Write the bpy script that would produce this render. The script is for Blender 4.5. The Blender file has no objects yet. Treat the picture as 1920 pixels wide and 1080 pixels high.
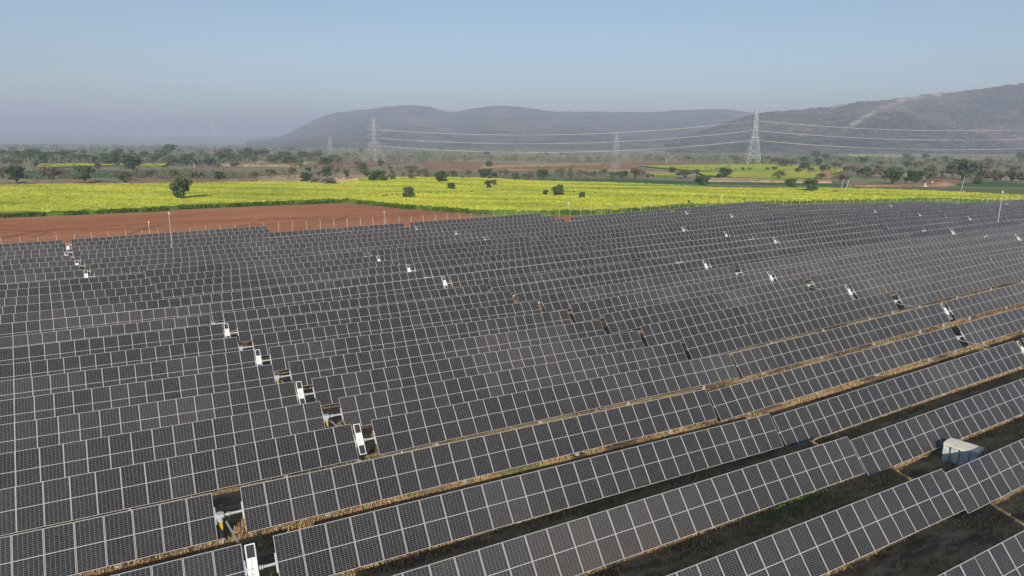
import bpy, math, random
import numpy as np
from mathutils import Matrix, Vector

random.seed(7); rng = np.random.default_rng(7)
scene = bpy.context.scene
COL = scene.collection

# ---------------------------------------------------------------- camera
F = 1288.1; PITCH = math.radians(11.88); ROLL = math.radians(.35)
CAMZ = 20.0
c_, s_ = math.cos(PITCH), math.sin(PITCH)
FW = np.array([0, c_, -s_]); UP0 = np.array([0, s_, c_]); RT0 = np.array([1., 0, 0])
RT = RT0*math.cos(ROLL) + UP0*math.sin(ROLL); UP = UP0*math.cos(ROLL) - RT0*math.sin(ROLL)
cam_d = bpy.data.cameras.new('camera'); cam = bpy.data.objects.new('camera', cam_d); COL.objects.link(cam)
cam_d.sensor_width = 36; cam_d.lens = F/1920*36; cam_d.clip_start = .5; cam_d.clip_end = 60000
cam.matrix_world = Matrix(((RT[0], UP[0], -FW[0], 0), (RT[1], UP[1], -FW[1], 0), (RT[2], UP[2], -FW[2], CAMZ), (0, 0, 0, 1)))
scene.camera = cam

# ---------------------------------------------------------------- light
SUN_EL = math.radians(24.6); SUN_AZ = math.radians(182.8)      # azimuth clockwise from +Y
world = bpy.data.worlds.new('World'); scene.world = world; world.use_nodes = True
wn = world.node_tree; wn.nodes.clear()
wo = wn.nodes.new('ShaderNodeOutputWorld'); bg = wn.nodes.new('ShaderNodeBackground'); sky = wn.nodes.new('ShaderNodeTexSky')
sky.sky_type = 'NISHITA'; sky.sun_disc = False; sky.sun_elevation = SUN_EL; sky.sun_rotation = SUN_AZ
sky.altitude = 200; sky.air_density = 1.0; sky.dust_density = .35; sky.ozone_density = 2.2
bg.inputs['Strength'].default_value = .093
wn.links.new(sky.outputs[0], bg.inputs[0]); wn.links.new(bg.outputs[0], wo.inputs[0])
sl = bpy.data.lights.new('sun', 'SUN'); sl.energy = 5.0; sl.angle = math.radians(.5); sl.color = (1, .91, .78)
sun = bpy.data.objects.new('sun', sl); COL.objects.link(sun); sun.location = (0, -50, 80)
sd = Vector((math.sin(SUN_AZ)*math.cos(SUN_EL), math.cos(SUN_AZ)*math.cos(SUN_EL), math.sin(SUN_EL)))
sun.rotation_euler = sd.to_track_quat('Z', 'Y').to_euler()
scene.view_settings.view_transform = 'Standard'; scene.view_settings.look = 'None'
scene.view_settings.exposure = 0.22; scene.view_settings.gamma = 1; scene.view_settings.use_curve_mapping = False
scene.cycles.use_denoising = True; scene.cycles.max_bounces = 6; scene.cycles.diffuse_bounces = 2
scene.cycles.glossy_bounces = 2; scene.cycles.volume_bounces = 1; scene.cycles.transparent_max_bounces = 6
scene.cycles.use_adaptive_sampling = True; scene.cycles.adaptive_threshold = .015

# ---------------------------------------------------------------- farm frame: s along the rows, p across them (away)
YAW = math.radians(59.76); AX = np.array([math.sin(YAW), math.cos(YAW)]); NP_ = np.array([-math.cos(YAW), math.sin(YAW)])
P0, DP = 17.51, 5.364
W, L = 1.130, 2.278
POST = 1.5
def sp2xy(s, p): return s*AX[0]+p*NP_[0], s*AX[1]+p*NP_[1]
def xy2sp(x, y): return x*AX[0]+y*AX[1], x*NP_[0]+y*NP_[1]
# torque-tube levels relative to the camera, surveyed at (row, s)
ZS = [
 [(3,-5.6,-17.66),(4,-6.1,-17.82),(5,-6.7,-17.87),(6,-7.3,-17.97),(7,-7.8,-18.07),(8,-8.4,-18.25),(9,-9.0,-18.3),(10,-9.5,-18.47),(11,-10.1,-18.58),(12,-10.7,-18.6),(13,-11.2,-18.75),(14,-11.8,-18.96),(15,-12.4,-19.06),(16,-13.0,-19.08),(17,-13.5,-19.1),(18,-14.1,-19.07),(19,-14.6,-19.07),(20,-15.2,-19.1),(21,-15.7,-19.13),(22,-16.3,-19.18),(23,-16.9,-19.2),(24,-17.4,-19.12),(25,-18.0,-19.15)],
 [(7,12.2,-18.47),(8,13.4,-18.62),(9,14.7,-18.65),(10,15.9,-18.76),(11,17.2,-18.87),(12,18.4,-19.0),(13,19.7,-18.84),(14,21.0,-18.78),(15,22.3,-18.75),(16,23.5,-18.74),(17,24.8,-18.78),(18,26.0,-18.84),(19,27.3,-18.79),(20,28.6,-18.7),(21,29.9,-18.62),(22,31.1,-18.6),(23,32.4,-18.4)],
 [(3,21.6,-18.21),(4,25.0,-18.08),(5,28.3,-18.31),(6,31.6,-18.59),(7,35.0,-18.8),(8,38.3,-18.76),(9,41.7,-18.52),(10,45.0,-18.19),(11,48.3,-18.16),(12,51.7,-18.25),(13,55.0,-18.14),(14,58.4,-18.06),(15,61.7,-18.05),(16,65.0,-18.13),(17,68.4,-18.04),(18,71.7,-18.05),(19,75.1,-18.11),(20,78.4,-17.96),(21,81.7,-17.85),(22,85.1,-17.54),(23,88.4,-17.5)],
 [(2,36.9,-18.8),(3,43.4,-18.7),(4,49.8,-18.35),(5,56.2,-18.1),(6,62.6,-17.88),(7,69.0,-17.6),(8,75.4,-17.46),(9,81.9,-17.52),(10,88.3,-17.36),(11,94.7,-17.18),(12,101.1,-17.14),(13,107.6,-17.04),(14,114.0,-17.11),(15,120.4,-16.99),(16,126.9,-16.82),(17,133.3,-16.7),(18,139.7,-16.57),(19,146.1,-16.48),(20,152.6,-16.31)],
 [(2,67.7,-18.26),(3,79.2,-18.04),(4,90.5,-17.31),(5,101.9,-16.71),(6,113.4,-16.37),(7,124.9,-16.22),(8,136.6,-16.43),(9,148.1,-16.21),(10,159.6,-16.09)],
 [(1,37.4,-18.3),(0,38.1,-18.3),(2,4.,-17.8),(3,3.4,-17.83),(3,36.2,-18.6),(4,44.7,-18.45),(5,43.8,-18.65),(6,75.7,-17.45),(7,75.3,-17.5),(0,30,-18.05),(-1,30,-18.1),(-2,35,-18.2),(0,10,-17.8),(-2,0,-17.8),(19,223,-17.75),(17,200,-17.2),(14,220,-16.9),(12,280,-17.2)]]
ZA = np.array([q for r in ZS for q in r], float)
ZX = np.stack([ZA[:, 1]/30, ZA[:, 0]*DP/22], 1); ZV = ZA[:, 2]
def _tps(r2): return np.where(r2 > 1e-12, .5*r2*np.log(np.maximum(r2, 1e-12)), 0)
n_ = len(ZX)
K_ = _tps(((ZX[:, None]-ZX[None])**2).sum(-1)) + .004*np.eye(n_); Q_ = np.concatenate([np.ones((n_, 1)), ZX], 1)
A_ = np.block([[K_, Q_], [Q_.T, np.zeros((3, 3))]]); SOL = np.linalg.solve(A_, np.concatenate([ZV, np.zeros(3)]))
def tube_z(s, p):
    """level of the torque tubes in world z"""
    s = np.atleast_1d(np.asarray(s, float)); p = np.atleast_1d(np.asarray(p, float))
    x = np.clip(s, -18, 230)/30; y = (np.clip(p, 7, 152)-P0)/22
    out = np.empty(x.size); xf, yf = x.ravel(), y.ravel()
    for i in range(0, xf.size, 20000):
        a, b = xf[i:i+20000], yf[i:i+20000]
        r2 = (a[:, None]-ZX[None, :, 0])**2 + (b[:, None]-ZX[None, :, 1])**2
        out[i:i+20000] = _tps(r2)@SOL[:n_] + SOL[n_] + SOL[n_+1]*a + SOL[n_+2]*b
    return out.reshape(x.shape) + CAMZ
def edge_p(s): return np.interp(s, [-60, 28, 91, 157, 223, 420], [165, 158, 149, 138, 127, 95])
def ground_z(x, y):
    x = np.asarray(x, float); y = np.asarray(y, float)
    s, p = xy2sp(x, y)
    far = np.maximum.reduce([p-edge_p(s), -(p-2), s-300, -40-s, np.zeros_like(s)])
    t = np.clip(far/150, 0, 1); t = t*t*(3-2*t)
    zf = tube_z(s, p).reshape(s.shape) - POST
    return zf*(1-t) + (0.0-.1)*t
def ray(px, py): return FW + RT*(px-960)/F + UP*(540-py)/F
def hit(px, py, dz=0.0):
    d = ray(px, py); h = 0.
    for _ in range(6):
        t = (h+dz-CAMZ)/d[2]; x, y = d[0]*t, d[1]*t; h = float(ground_z(np.array([x]), np.array([y]))[0])
    return x, y, h, t
def project(P):
    P = np.asarray(P, float) - np.array([0, 0, CAMZ]); d = P@FW
    return 960+F*(P@RT)/d, 540-F*(P@UP)/d, d

# ---------------------------------------------------------------- materials
def srgb(r, g, b):
    f = lambda v: (v/255/12.92 if v/255 <= .04045 else ((v/255+.055)/1.055)**2.4)
    return (f(r), f(g), f(b), 1)
def mat(name):
    m = bpy.data.materials.new(name); m.use_nodes = True; nt = m.node_tree
    b = nt.nodes['Principled BSDF']; return m, nt, b
class N:
    """small node-graph helper"""
    def __init__(s, nt): s.nt = nt
    def add(s, t, **k):
        n = s.nt.nodes.new(t)
        for a, v in k.items(): setattr(n, a, v)
        return n
    def set(s, sock, v):
        if isinstance(v, bpy.types.NodeSocket): s.nt.links.new(v, sock)
        else: sock.default_value = v
    def math(s, op, a, b=0., c=None, clamp=False):
        n = s.add('ShaderNodeMath', operation=op, use_clamp=clamp); s.set(n.inputs[0], a); s.set(n.inputs[1], b)
        if c is not None: s.set(n.inputs[2], c)
        return n.outputs[0]
    def mix(s, f, a, b):
        n = s.add('ShaderNodeMix', data_type='RGBA'); s.set(n.inputs[0], f); s.set(n.inputs[6], a); s.set(n.inputs[7], b); return n.outputs[2]
    def noise(s, vec, scale, detail=3, rough=.55):
        n = s.add('ShaderNodeTexNoise'); n.inputs['Scale'].default_value = scale; n.inputs['Detail'].default_value = detail
        n.inputs['Roughness'].default_value = rough
        if vec is not None: s.nt.links.new(vec, n.inputs['Vector'])
        return n.outputs['Fac']
    def ramp(s, f, pts):
        n = s.add('ShaderNodeValToRGB'); cr = n.color_ramp
        while len(cr.elements) < len(pts): cr.elements.new(.5)
        for e, (p, c) in zip(cr.elements, pts): e.position = p; e.color = c if len(c) == 4 else (*c, 1)
        s.set(n.inputs[0], f); return n.outputs[0]
    def mapr(s, f, a, b, c=0., d=1.):
        n = s.add('ShaderNodeMapRange'); s.set(n.inputs[0], f)
        for i, v in enumerate((a, b, c, d)): n.inputs[i+1].default_value = v
        return n.outputs[0]
    def pos(s): return s.add('ShaderNodeNewGeometry').outputs['Position']
    def scalev(s, v, xyz):
        n = s.add('ShaderNodeVectorMath', operation='MULTIPLY'); s.set(n.inputs[0], v); n.inputs[1].default_value = xyz; return n.outputs[0]
    def rotv(s, v, ang):
        n = s.add('ShaderNodeVectorRotate'); s.set(n.inputs['Vector'], v); n.inputs['Angle'].default_value = ang; return n.outputs[0]
    def bump(s, h, strength, dist, b):
        n = s.add('ShaderNodeBump'); n.inputs['Strength'].default_value = strength; n.inputs['Distance'].default_value = dist
        s.set(n.inputs['Height'], h); s.nt.links.new(n.outputs[0], b.inputs['Normal'])
def simple(name, col, rough=.6, metal=0., var=0., scale=3., spec=.5):
    m, nt, b = mat(name); b.inputs['Roughness'].default_value = rough; b.inputs['Metallic'].default_value = metal
    b.inputs['Specular IOR Level'].default_value = spec
    if var:
        g = N(nt); tc = g.add('ShaderNodeTexCoord').outputs['Object']; f = g.noise(tc, scale)
        lo = tuple(v*(1-var) for v in col[:3])+(1,); hi = tuple(min(1, v*(1+var)) for v in col[:3])+(1,)
        nt.links.new(g.mix(f, lo, hi), b.inputs['Base Color'])
    else: b.inputs['Base Color'].default_value = (*col[:3], 1)
    return m
M = {}
M['alu'] = simple('anodised_aluminium', (.44, .44, .43), .5, .0, .08)
M['galv'] = simple('galvanised_steel', (.50, .51, .52), .55, .1, .18, 2)
M['shaft'] = simple('weathered_shaft', (.32, .34, .35), .5, .2, .15, 2)
M['polewhite'] = simple('dull_white', (.55, .55, .53), .6, 0, .1)
M['white'] = simple('white_paint', (.76, .76, .76), .45, 0, .05)
M['greytext'] = simple('grey_print', (.50, .51, .52), .6)
M['yellow'] = simple('yellow_paint', (.62, .40, .03), .5, 0, .1)
M['red'] = simple('red_plastic', (.42, .07, .06), .5, 0, .2)
M['concrete'] = simple('concrete', (.42, .38, .32), .9, 0, .2, 4)
M['black'] = simple('black_plastic', (.02, .02, .02), .5)
M['card'] = simple('cardboard', (.72, .66, .56), .9, 0, .18, 3)
M['strap'] = simple('strap', (.03, .04, .05), .5)
M['steel_far'] = simple('lattice_steel', (.50, .52, .50), .6, 0, .05)
M['wire'] = simple('conductor', (.50, .50, .48), .6)
M['bark'] = simple('bark', (.12, .095, .07), .9, 0, .3, 6)
M['postgrey'] = simple('fence_concrete', (.44, .41, .37), .8, 0, .2)
M['stonewhite'] = simple('whitewash', (.62, .58, .52), .8, 0, .2)

def cell_mat():
    m, nt, b = mat('solar_cells'); g = N(nt)
    uv = g.add('ShaderNodeUVMap'); uv.uv_map = 'UVMap'
    sx = g.add('ShaderNodeSeparateXYZ'); nt.links.new(uv.outputs[0], sx.inputs[0]); u, v = sx.outputs[0], sx.outputs[1]
    def line(c, pitch, off, w):
        a = g.math('FRACT', g.math('DIVIDE', g.math('SUBTRACT', c, off), pitch)); a = g.math('ABSOLUTE', g.math('SUBTRACT', a, .5))
        return g.math('GREATER_THAN', a, .5-w/pitch/2)
    lu = line(u, .1820, .019, .0070)
    lv = line(v, .0912, .022, .0065)
    mid = g.math('LESS_THAN', g.math('ABSOLUTE', g.math('SUBTRACT', v, L/2)), .0115)
    bus = line(u, .1827/6, .019, .0022)
    oi = g.add('ShaderNodeObjectInfo').outputs['Random']
    cell = g.ramp(oi, [(0, (.005, .005, .007)), (.4, (.007, .007, .0075)), (.8, (.010, .009, .0085)), (1, (.018, .0165, .0155))])
    tc = g.add('ShaderNodeTexCoord').outputs['Object']
    ps = g.pos()
    dust_sheen = g.mapr(g.noise(ps, .12, 2), .35, .70, .15, .6)
    oa = g.add('ShaderNodeAttribute', attribute_type='OBJECT', attribute_name='dust_sheen').outputs['Fac']  # per-panel tint: dust together with painted sky reflection
    col = g.mix(g.math('ADD', g.math('MULTIPLY', dust_sheen, .04), g.math('MULTIPLY', oa, .34)), cell, (.19, .165, .145, 1))
    col = g.mix(g.math('MULTIPLY', bus, .25), col, (.20, .20, .20, 1))
    col = g.mix(g.math('MULTIPLY', lv, .85), col, (.34, .34, .35, 1))
    col = g.mix(g.math('MULTIPLY', lu, .90), col, (.36, .36, .37, 1))
    col = g.mix(mid, col, (.58, .58, .58, 1))
    st = g.noise(g.scalev(g.add('ShaderNodeNewGeometry').outputs['Position'], (3, 3, .6)), 2.2, 4, .7)  # streaks: dust mixed with sky reflections painted into the colour
    col = g.mix(g.mapr(st, .52, .8, 0, .30), col, (.17, .155, .135, 1))
    sp_ = g.noise(ps, 11, 1); col = g.mix(g.mapr(sp_, .80, .83, 0, .8), col, (.5, .5, .47, 1))
    nt.links.new(col, b.inputs['Base Color'])
    rg = g.mapr(dust_sheen, 0, 1, .26, .40); nt.links.new(rg, b.inputs['Roughness'])
    b.inputs['IOR'].default_value = 1.42
    return m
M['cells'] = cell_mat()
M['backsheet'] = simple('backsheet', (.5, .5, .5), .7)

def ground_mat():
    m, nt, b = mat('ground_soil'); g = N(nt); ps = g.pos()
    at = g.add('ShaderNodeAttribute', attribute_name='farm').outputs['Fac']
    row = g.scalev(g.rotv(ps, -(math.pi/2-YAW)), (.25, 1, 1))
    n1 = g.noise(row, .9, 6, .65); n2 = g.noise(ps, 7, 4, .7); n3 = g.noise(ps, .12, 3)
    soil = g.ramp(n1, [(.34, (.09, .06, .038)), (.46, (.21, .14, .08)), (.54, (.46, .32, .17)), (.7, (.62, .47, .27))])
    soil = g.mix(g.mapr(n2, .35, .7, 0, .55), soil, (.12, .085, .05, 1))
    soil = g.mix(g.mapr(n3, .60, .8, 0, .2), soil, (.09, .11, .035, 1))
    # open country: scrub, bare tan ground and darker brush, lightened in colour to suggest haze
    f1 = g.noise(g.scalev(ps, (1, .45, 1)), .011, 5, .6); f2 = g.noise(ps, .05, 5, .65); f3 = g.noise(ps, .0035, 3)
    sc = g.ramp(f1, [(.34, (.12, .13, .065)), (.45, (.22, .18, .105)), (.53, (.36, .26, .16)), (.62, (.42, .28, .18)), (.72, (.15, .16, .08))])
    vo = g.add('ShaderNodeTexVoronoi'); vo.inputs['Scale'].default_value = .0075; nt.links.new(g.scalev(g.rotv(ps, .5), (.6, 1, 1)), vo.inputs['Vector'])
    vs = g.add('ShaderNodeSeparateColor'); nt.links.new(vo.outputs['Color'], vs.inputs[0])
    pc = g.ramp(vs.outputs[0], [(0, (.36, .29, .18)), (.25, (.20, .25, .11)), (.45, (.48, .40, .27)), (.62, (.27, .32, .14)), (.8, (.40, .27, .18)), (1, (.52, .45, .32))])
    sc = g.mix(.6, sc, pc)
    sc = g.mix(g.mapr(f2, .48, .66, 0, .40), sc, (.10, .105, .06, 1))
    sc = g.mix(g.mapr(f3, .45, .62, 0, .5), sc, (.12, .165, .075, 1))
    nt.links.new(g.mix(at, sc, soil), b.inputs['Base Color']); b.inputs['Roughness'].default_value = 1; b.inputs['Specular IOR Level'].default_value = .1
    g.bump(g.math('ADD', n2, g.math('MULTIPLY', n1, 2.)), .9, .12, b)
    return m
def field_mat(name, pts, s1, s2, sparse=None, bumpd=.3, ang=0.3):
    m, nt, b = mat(name); g = N(nt); ps = g.pos()
    a = g.noise(g.scalev(g.rotv(ps, ang), (.25, 1, 1)), s1, 5, .6); c = g.noise(ps, s2, 3, .7)
    f = g.math('ADD', g.math('MULTIPLY', a, .65), g.math('MULTIPLY', c, .35))
    nt.links.new(g.ramp(f, pts), b.inputs['Base Color']); b.inputs['Roughness'].default_value = 1; b.inputs['Specular IOR Level'].default_value = .05
    g.bump(c, 1, bumpd, b); return m
M['ground'] = ground_mat()
M['mustard'] = field_mat('mustard_bloom', [(.36, (.19, .25, .035)), (.45, (.36, .41, .05)), (.54, (.50, .51, .055)), (.66, (.60, .58, .08))], .06, 1.6)
M['mustard_side'] = field_mat('mustard_stems', [(.38, (.05, .10, .015)), (.6, (.13, .21, .03))], .6, 2.)
M['green'] = field_mat('wheat_green', [(.35, (.055, .12, .05)), (.65, (.09, .17, .065))], .05, 1.2)
M['dullgreen'] = field_mat('sparse_green', [(.35, (.13, .15, .07)), (.65, (.19, .20, .095))], .05, 1.)
M['redsoil'] = field_mat('ploughed_red_soil', [(.34, (.30, .120, .055)), (.5, (.41, .175, .082)), (.66, (.49, .225, .115))], .07, .9, bumpd=.25, ang=-.5)
M['brown'] = field_mat('bare_brown_soil', [(.35, (.17, .115, .075)), (.65, (.25, .17, .11))], .05, .8)
M['bank'] = field_mat('reddish_bank', [(.34, (.15, .085, .055)), (.5, (.27, .165, .10)), (.66, (.38, .26, .17))], .12, .5, bumpd=.6)
M['drygrass'] = field_mat('dry_grass_bank', [(.34, (.26, .18, .10)), (.5, (.42, .31, .18)), (.66, (.52, .41, .25))], .2, .7, bumpd=.5)
M['track'] = simple('wheel_track', (.25, .105, .06), 1, 0, .2, 1)
def leaf_mat(name, cols):
    m, nt, b = mat(name); g = N(nt); oi = g.add('ShaderNodeObjectInfo').outputs['Random']
    col = g.ramp(oi, [(i/(len(cols)-1), c) for i, c in enumerate(cols)])
    tc = g.add('ShaderNodeTexCoord').outputs['Object']; n = g.noise(tc, 9, 2)
    hs = g.add('ShaderNodeHueSaturation'); nt.links.new(col, hs.inputs['Color']); nt.links.new(g.mapr(n, .3, .7, .65, 1.45), hs.inputs['Value'])
    nt.links.new(hs.outputs[0], b.inputs['Base Color']); b.inputs['Roughness'].default_value = .8; b.inputs['Specular IOR Level'].default_value = .2
    return m
M['leaf_d'] = leaf_mat('leaves_dark_green', [(.040, .072, .028), (.075, .115, .040), (.055, .088, .042)])
M['leaf_s'] = leaf_mat('leaves_grey_brown', [(.14, .125, .08), (.17, .14, .095), (.11, .12, .065)])
M['leaf_g'] = leaf_mat('leaves_olive', [(.11, .125, .05), (.15, .15, .07), (.09, .115, .05)])
M['leaf_f'] = leaf_mat('leaves_far', [(.09, .125, .06), (.13, .15, .08)])  # far foliage, its colour lightened to stand in for haze

def hill_mat():
    m, nt, b = mat('forested_hillside'); g = N(nt); ps = g.pos()
    rk = g.add('ShaderNodeAttribute', attribute_name='rock').outputs['Fac']
    a = g.noise(ps, .004, 5, .6); c = g.noise(ps, .05, 5, .8)
    f = g.math('ADD', g.math('MULTIPLY', g.mapr(a, .35, .65), .4), g.math('MULTIPLY', g.mapr(c, .38, .62), .6))
    col = g.ramp(f, [(.15, (.010, .018, .006)), (.38, (.055, .058, .026)), (.58, (.17, .125, .075)), (.85, (.32, .24, .16))])
    rn = g.noise(ps, .03, 4, .7)
    rc = g.ramp(rn, [(.35, (.30, .23, .17)), (.5, (.60, .50, .40)), (.65, (.72, .62, .50))])
    nt.links.new(g.mix(g.math('MULTIPLY', rk, g.mapr(rn, .30, .5, .25, 1.)), col, rc), b.inputs['Base Color'])
    b.inputs['Roughness'].default_value = 1; b.inputs['Specular IOR Level'].default_value = 0
    g.bump(c, 1, 22, b); return m
M['hill'] = hill_mat()
def blade_mat():
    m, nt, b = mat('grass_blades'); g = N(nt); ps = g.pos(); gr = g.noise(ps, .22, 2); n = g.noise(ps, 3, 2)
    straw = g.ramp(n, [(.3, (.30, .20, .10)), (.5, (.52, .38, .19)), (.7, (.66, .52, .28))])
    at = g.add('ShaderNodeAttribute', attribute_name='green').outputs['Fac']
    nt.links.new(g.mix(at, straw, g.ramp(n, [(.3, (.05, .11, .02)), (.7, (.16, .26, .05))])), b.inputs['Base Color'])
    b.inputs['Roughness'].default_value = .9; b.inputs['Specular IOR Level'].default_value = .1; return m
M['blade'] = blade_mat()

# ---------------------------------------------------------------- mesh helpers
class MB:
    def __init__(s): s.v = []; s.f = []; s.mi = []
    def quad(s, a, b, c, d, m=0):
        i = len(s.v); s.v += [a, b, c, d]; s.f.append((i, i+1, i+2, i+3)); s.mi.append(m)
    def box(s, x0, x1, y0, y1, z0, z1, m=0, T=None):
        i = len(s.v); P = [(x, y, z) for z in (z0, z1) for y in (y0, y1) for x in (x0, x1)]
        if T is not None: P = [tuple(T@Vector(p)) for p in P]
        s.v += P
        for q in ((0, 2, 3, 1), (4, 5, 7, 6), (0, 1, 5, 4), (2, 6, 7, 3), (0, 4, 6, 2), (1, 3, 7, 5)): s.f.append(tuple(i+k for k in q)); s.mi.append(m)
    def bar(s, a, b, r, n=6, m=0, r2=None, cap=True):
        a = Vector(a); b = Vector(b); d = b-a
        if d.length < 1e-6: return
        q = d.to_track_quat('Z', 'Y'); r2 = r if r2 is None else r2; i = len(s.v)
        for base, rr in ((a, r), (b, r2)):
            for k in range(n):
                t = 2*math.pi*(k+.5)/n; s.v.append(tuple(base+q@Vector((math.cos(t)*rr, math.sin(t)*rr, 0))))
        for k in range(n): s.f.append((i+k, i+(k+1) % n, i+n+(k+1) % n, i+n+k)); s.mi.append(m)
        if cap: s.f.append(tuple(i+n-1-k for k in range(n))); s.mi.append(m); s.f.append(tuple(i+n+k for k in range(n))); s.mi.append(m)
    def mesh(s, name, mats, smooth=False):
        me = bpy.data.meshes.new(name); me.from_pydata(s.v, [], s.f)
        for m in mats: me.materials.append(m)
        me.polygons.foreach_set('material_index', s.mi)
        if smooth: me.polygons.foreach_set('use_smooth', [True]*len(s.f))
        me.update(); return me
def link(name, me, parent=None, loc=None, mw=None):
    o = bpy.data.objects.new(name, me); COL.objects.link(o)
    if parent is not None: o.parent = parent
    if loc is not None: o.location = loc
    if mw is not None: o.matrix_local = mw
    return o
def tag(o, label=None, cat=None, group=None, kind=None):
    if label: o['label'] = label
    if cat: o['category'] = cat
    if group: o['group'] = group
    if kind: o['kind'] = kind
    return o
def numesh(name, V, Fq, mats, mi=None, attrs=None, smooth=False):
    V = np.asarray(V, np.float32); Fq = np.asarray(Fq, np.int32); k = Fq.shape[1]
    me = bpy.data.meshes.new(name); me.vertices.add(len(V)); me.vertices.foreach_set('co', V.ravel())
    me.loops.add(Fq.size); me.loops.foreach_set('vertex_index', Fq.ravel())
    me.polygons.add(len(Fq)); me.polygons.foreach_set('loop_start', np.arange(0, Fq.size, k, dtype=np.int32))
    try: me.polygons.foreach_set('loop_total', np.full(len(Fq), k, np.int32))
    except Exception: pass
    for m in mats: me.materials.append(m)
    if mi is not None: me.polygons.foreach_set('material_index', np.asarray(mi, np.int32))
    me.polygons.foreach_set('use_smooth', np.full(len(Fq), smooth))
    me.update(calc_edges=True)
    for nm, arr in (attrs or {}).items():
        a = me.attributes.new(nm, 'FLOAT', 'POINT'); a.data.foreach_set('value', np.asarray(arr, np.float32))
    me.validate(); return me
def vnoise(x, y, sc, seed=0, octv=4):
    """value noise, vectorised"""
    x = np.asarray(x, float)/sc; y = np.asarray(y, float)/sc; out = 0; amp = 1; tot = 0
    for o in range(octv):
        xi = np.floor(x).astype(np.int64); yi = np.floor(y).astype(np.int64); fx = x-xi; fy = y-yi
        fx = fx*fx*(3-2*fx); fy = fy*fy*(3-2*fy)
        def h(a, b):
            n = (a*374761393 + b*668265263 + (seed+o)*1442695041) & 0xffffffff; n = ((n ^ (n >> 13))*1274126177) & 0xffffffff
            return ((n ^ (n >> 16)) & 0xffff)/65535.
        v = (h(xi, yi)*(1-fx)+h(xi+1, yi)*fx)*(1-fy) + (h(xi, yi+1)*(1-fx)+h(xi+1, yi+1)*fx)*fy
        out = out+v*amp; tot += amp; amp *= .5; x = x*2.03; y = y*2.03
    return out/tot

# ---------------------------------------------------------------- ground sheet
def axis(lo, hi, step, far, n):
    a = np.arange(lo, hi+step, step); g = np.geomspace(1, far, n)
    left = lo - (g-1)*6 - np.arange(1, n+1)*step; right = a[-1] + (g-1)*6 + np.arange(1, n+1)*step
    return np.concatenate([left[::-1], a, right])
gx = axis(-150, 330, 2.5, 2600, 45); gy = axis(0, 330, 2.5, 2600, 45)
GX, GY = np.meshgrid(gx, gy)
GZ = ground_z(GX.ravel(), GY.ravel()).reshape(GX.shape)
sS, pP = xy2sp(GX, GY)
inside = np.clip((edge_p(sS)+4-pP)/3, 0, 1)*np.clip((330-sS)/10, 0, 1)
GZ = GZ + (vnoise(GX, GY, 6, 3)-.5)*.12 + np.clip((np.hypot(GX, GY)-500)/800, 0, 1)*(vnoise(GX, GY, 260, 5)-.5)*5
nx, ny = len(gx), len(gy); idx = np.arange(nx*ny).reshape(ny, nx)
Fg = np.stack([idx[:-1, :-1], idx[:-1, 1:], idx[1:, 1:], idx[1:, :-1]], -1).reshape(-1, 4)
me = numesh('ground', np.stack([GX, GY, GZ], -1).reshape(-1, 3), Fg, [M['ground']], attrs={'farm': inside.ravel()}, smooth=True)
tag(link('ground', me), kind='structure')

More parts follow.
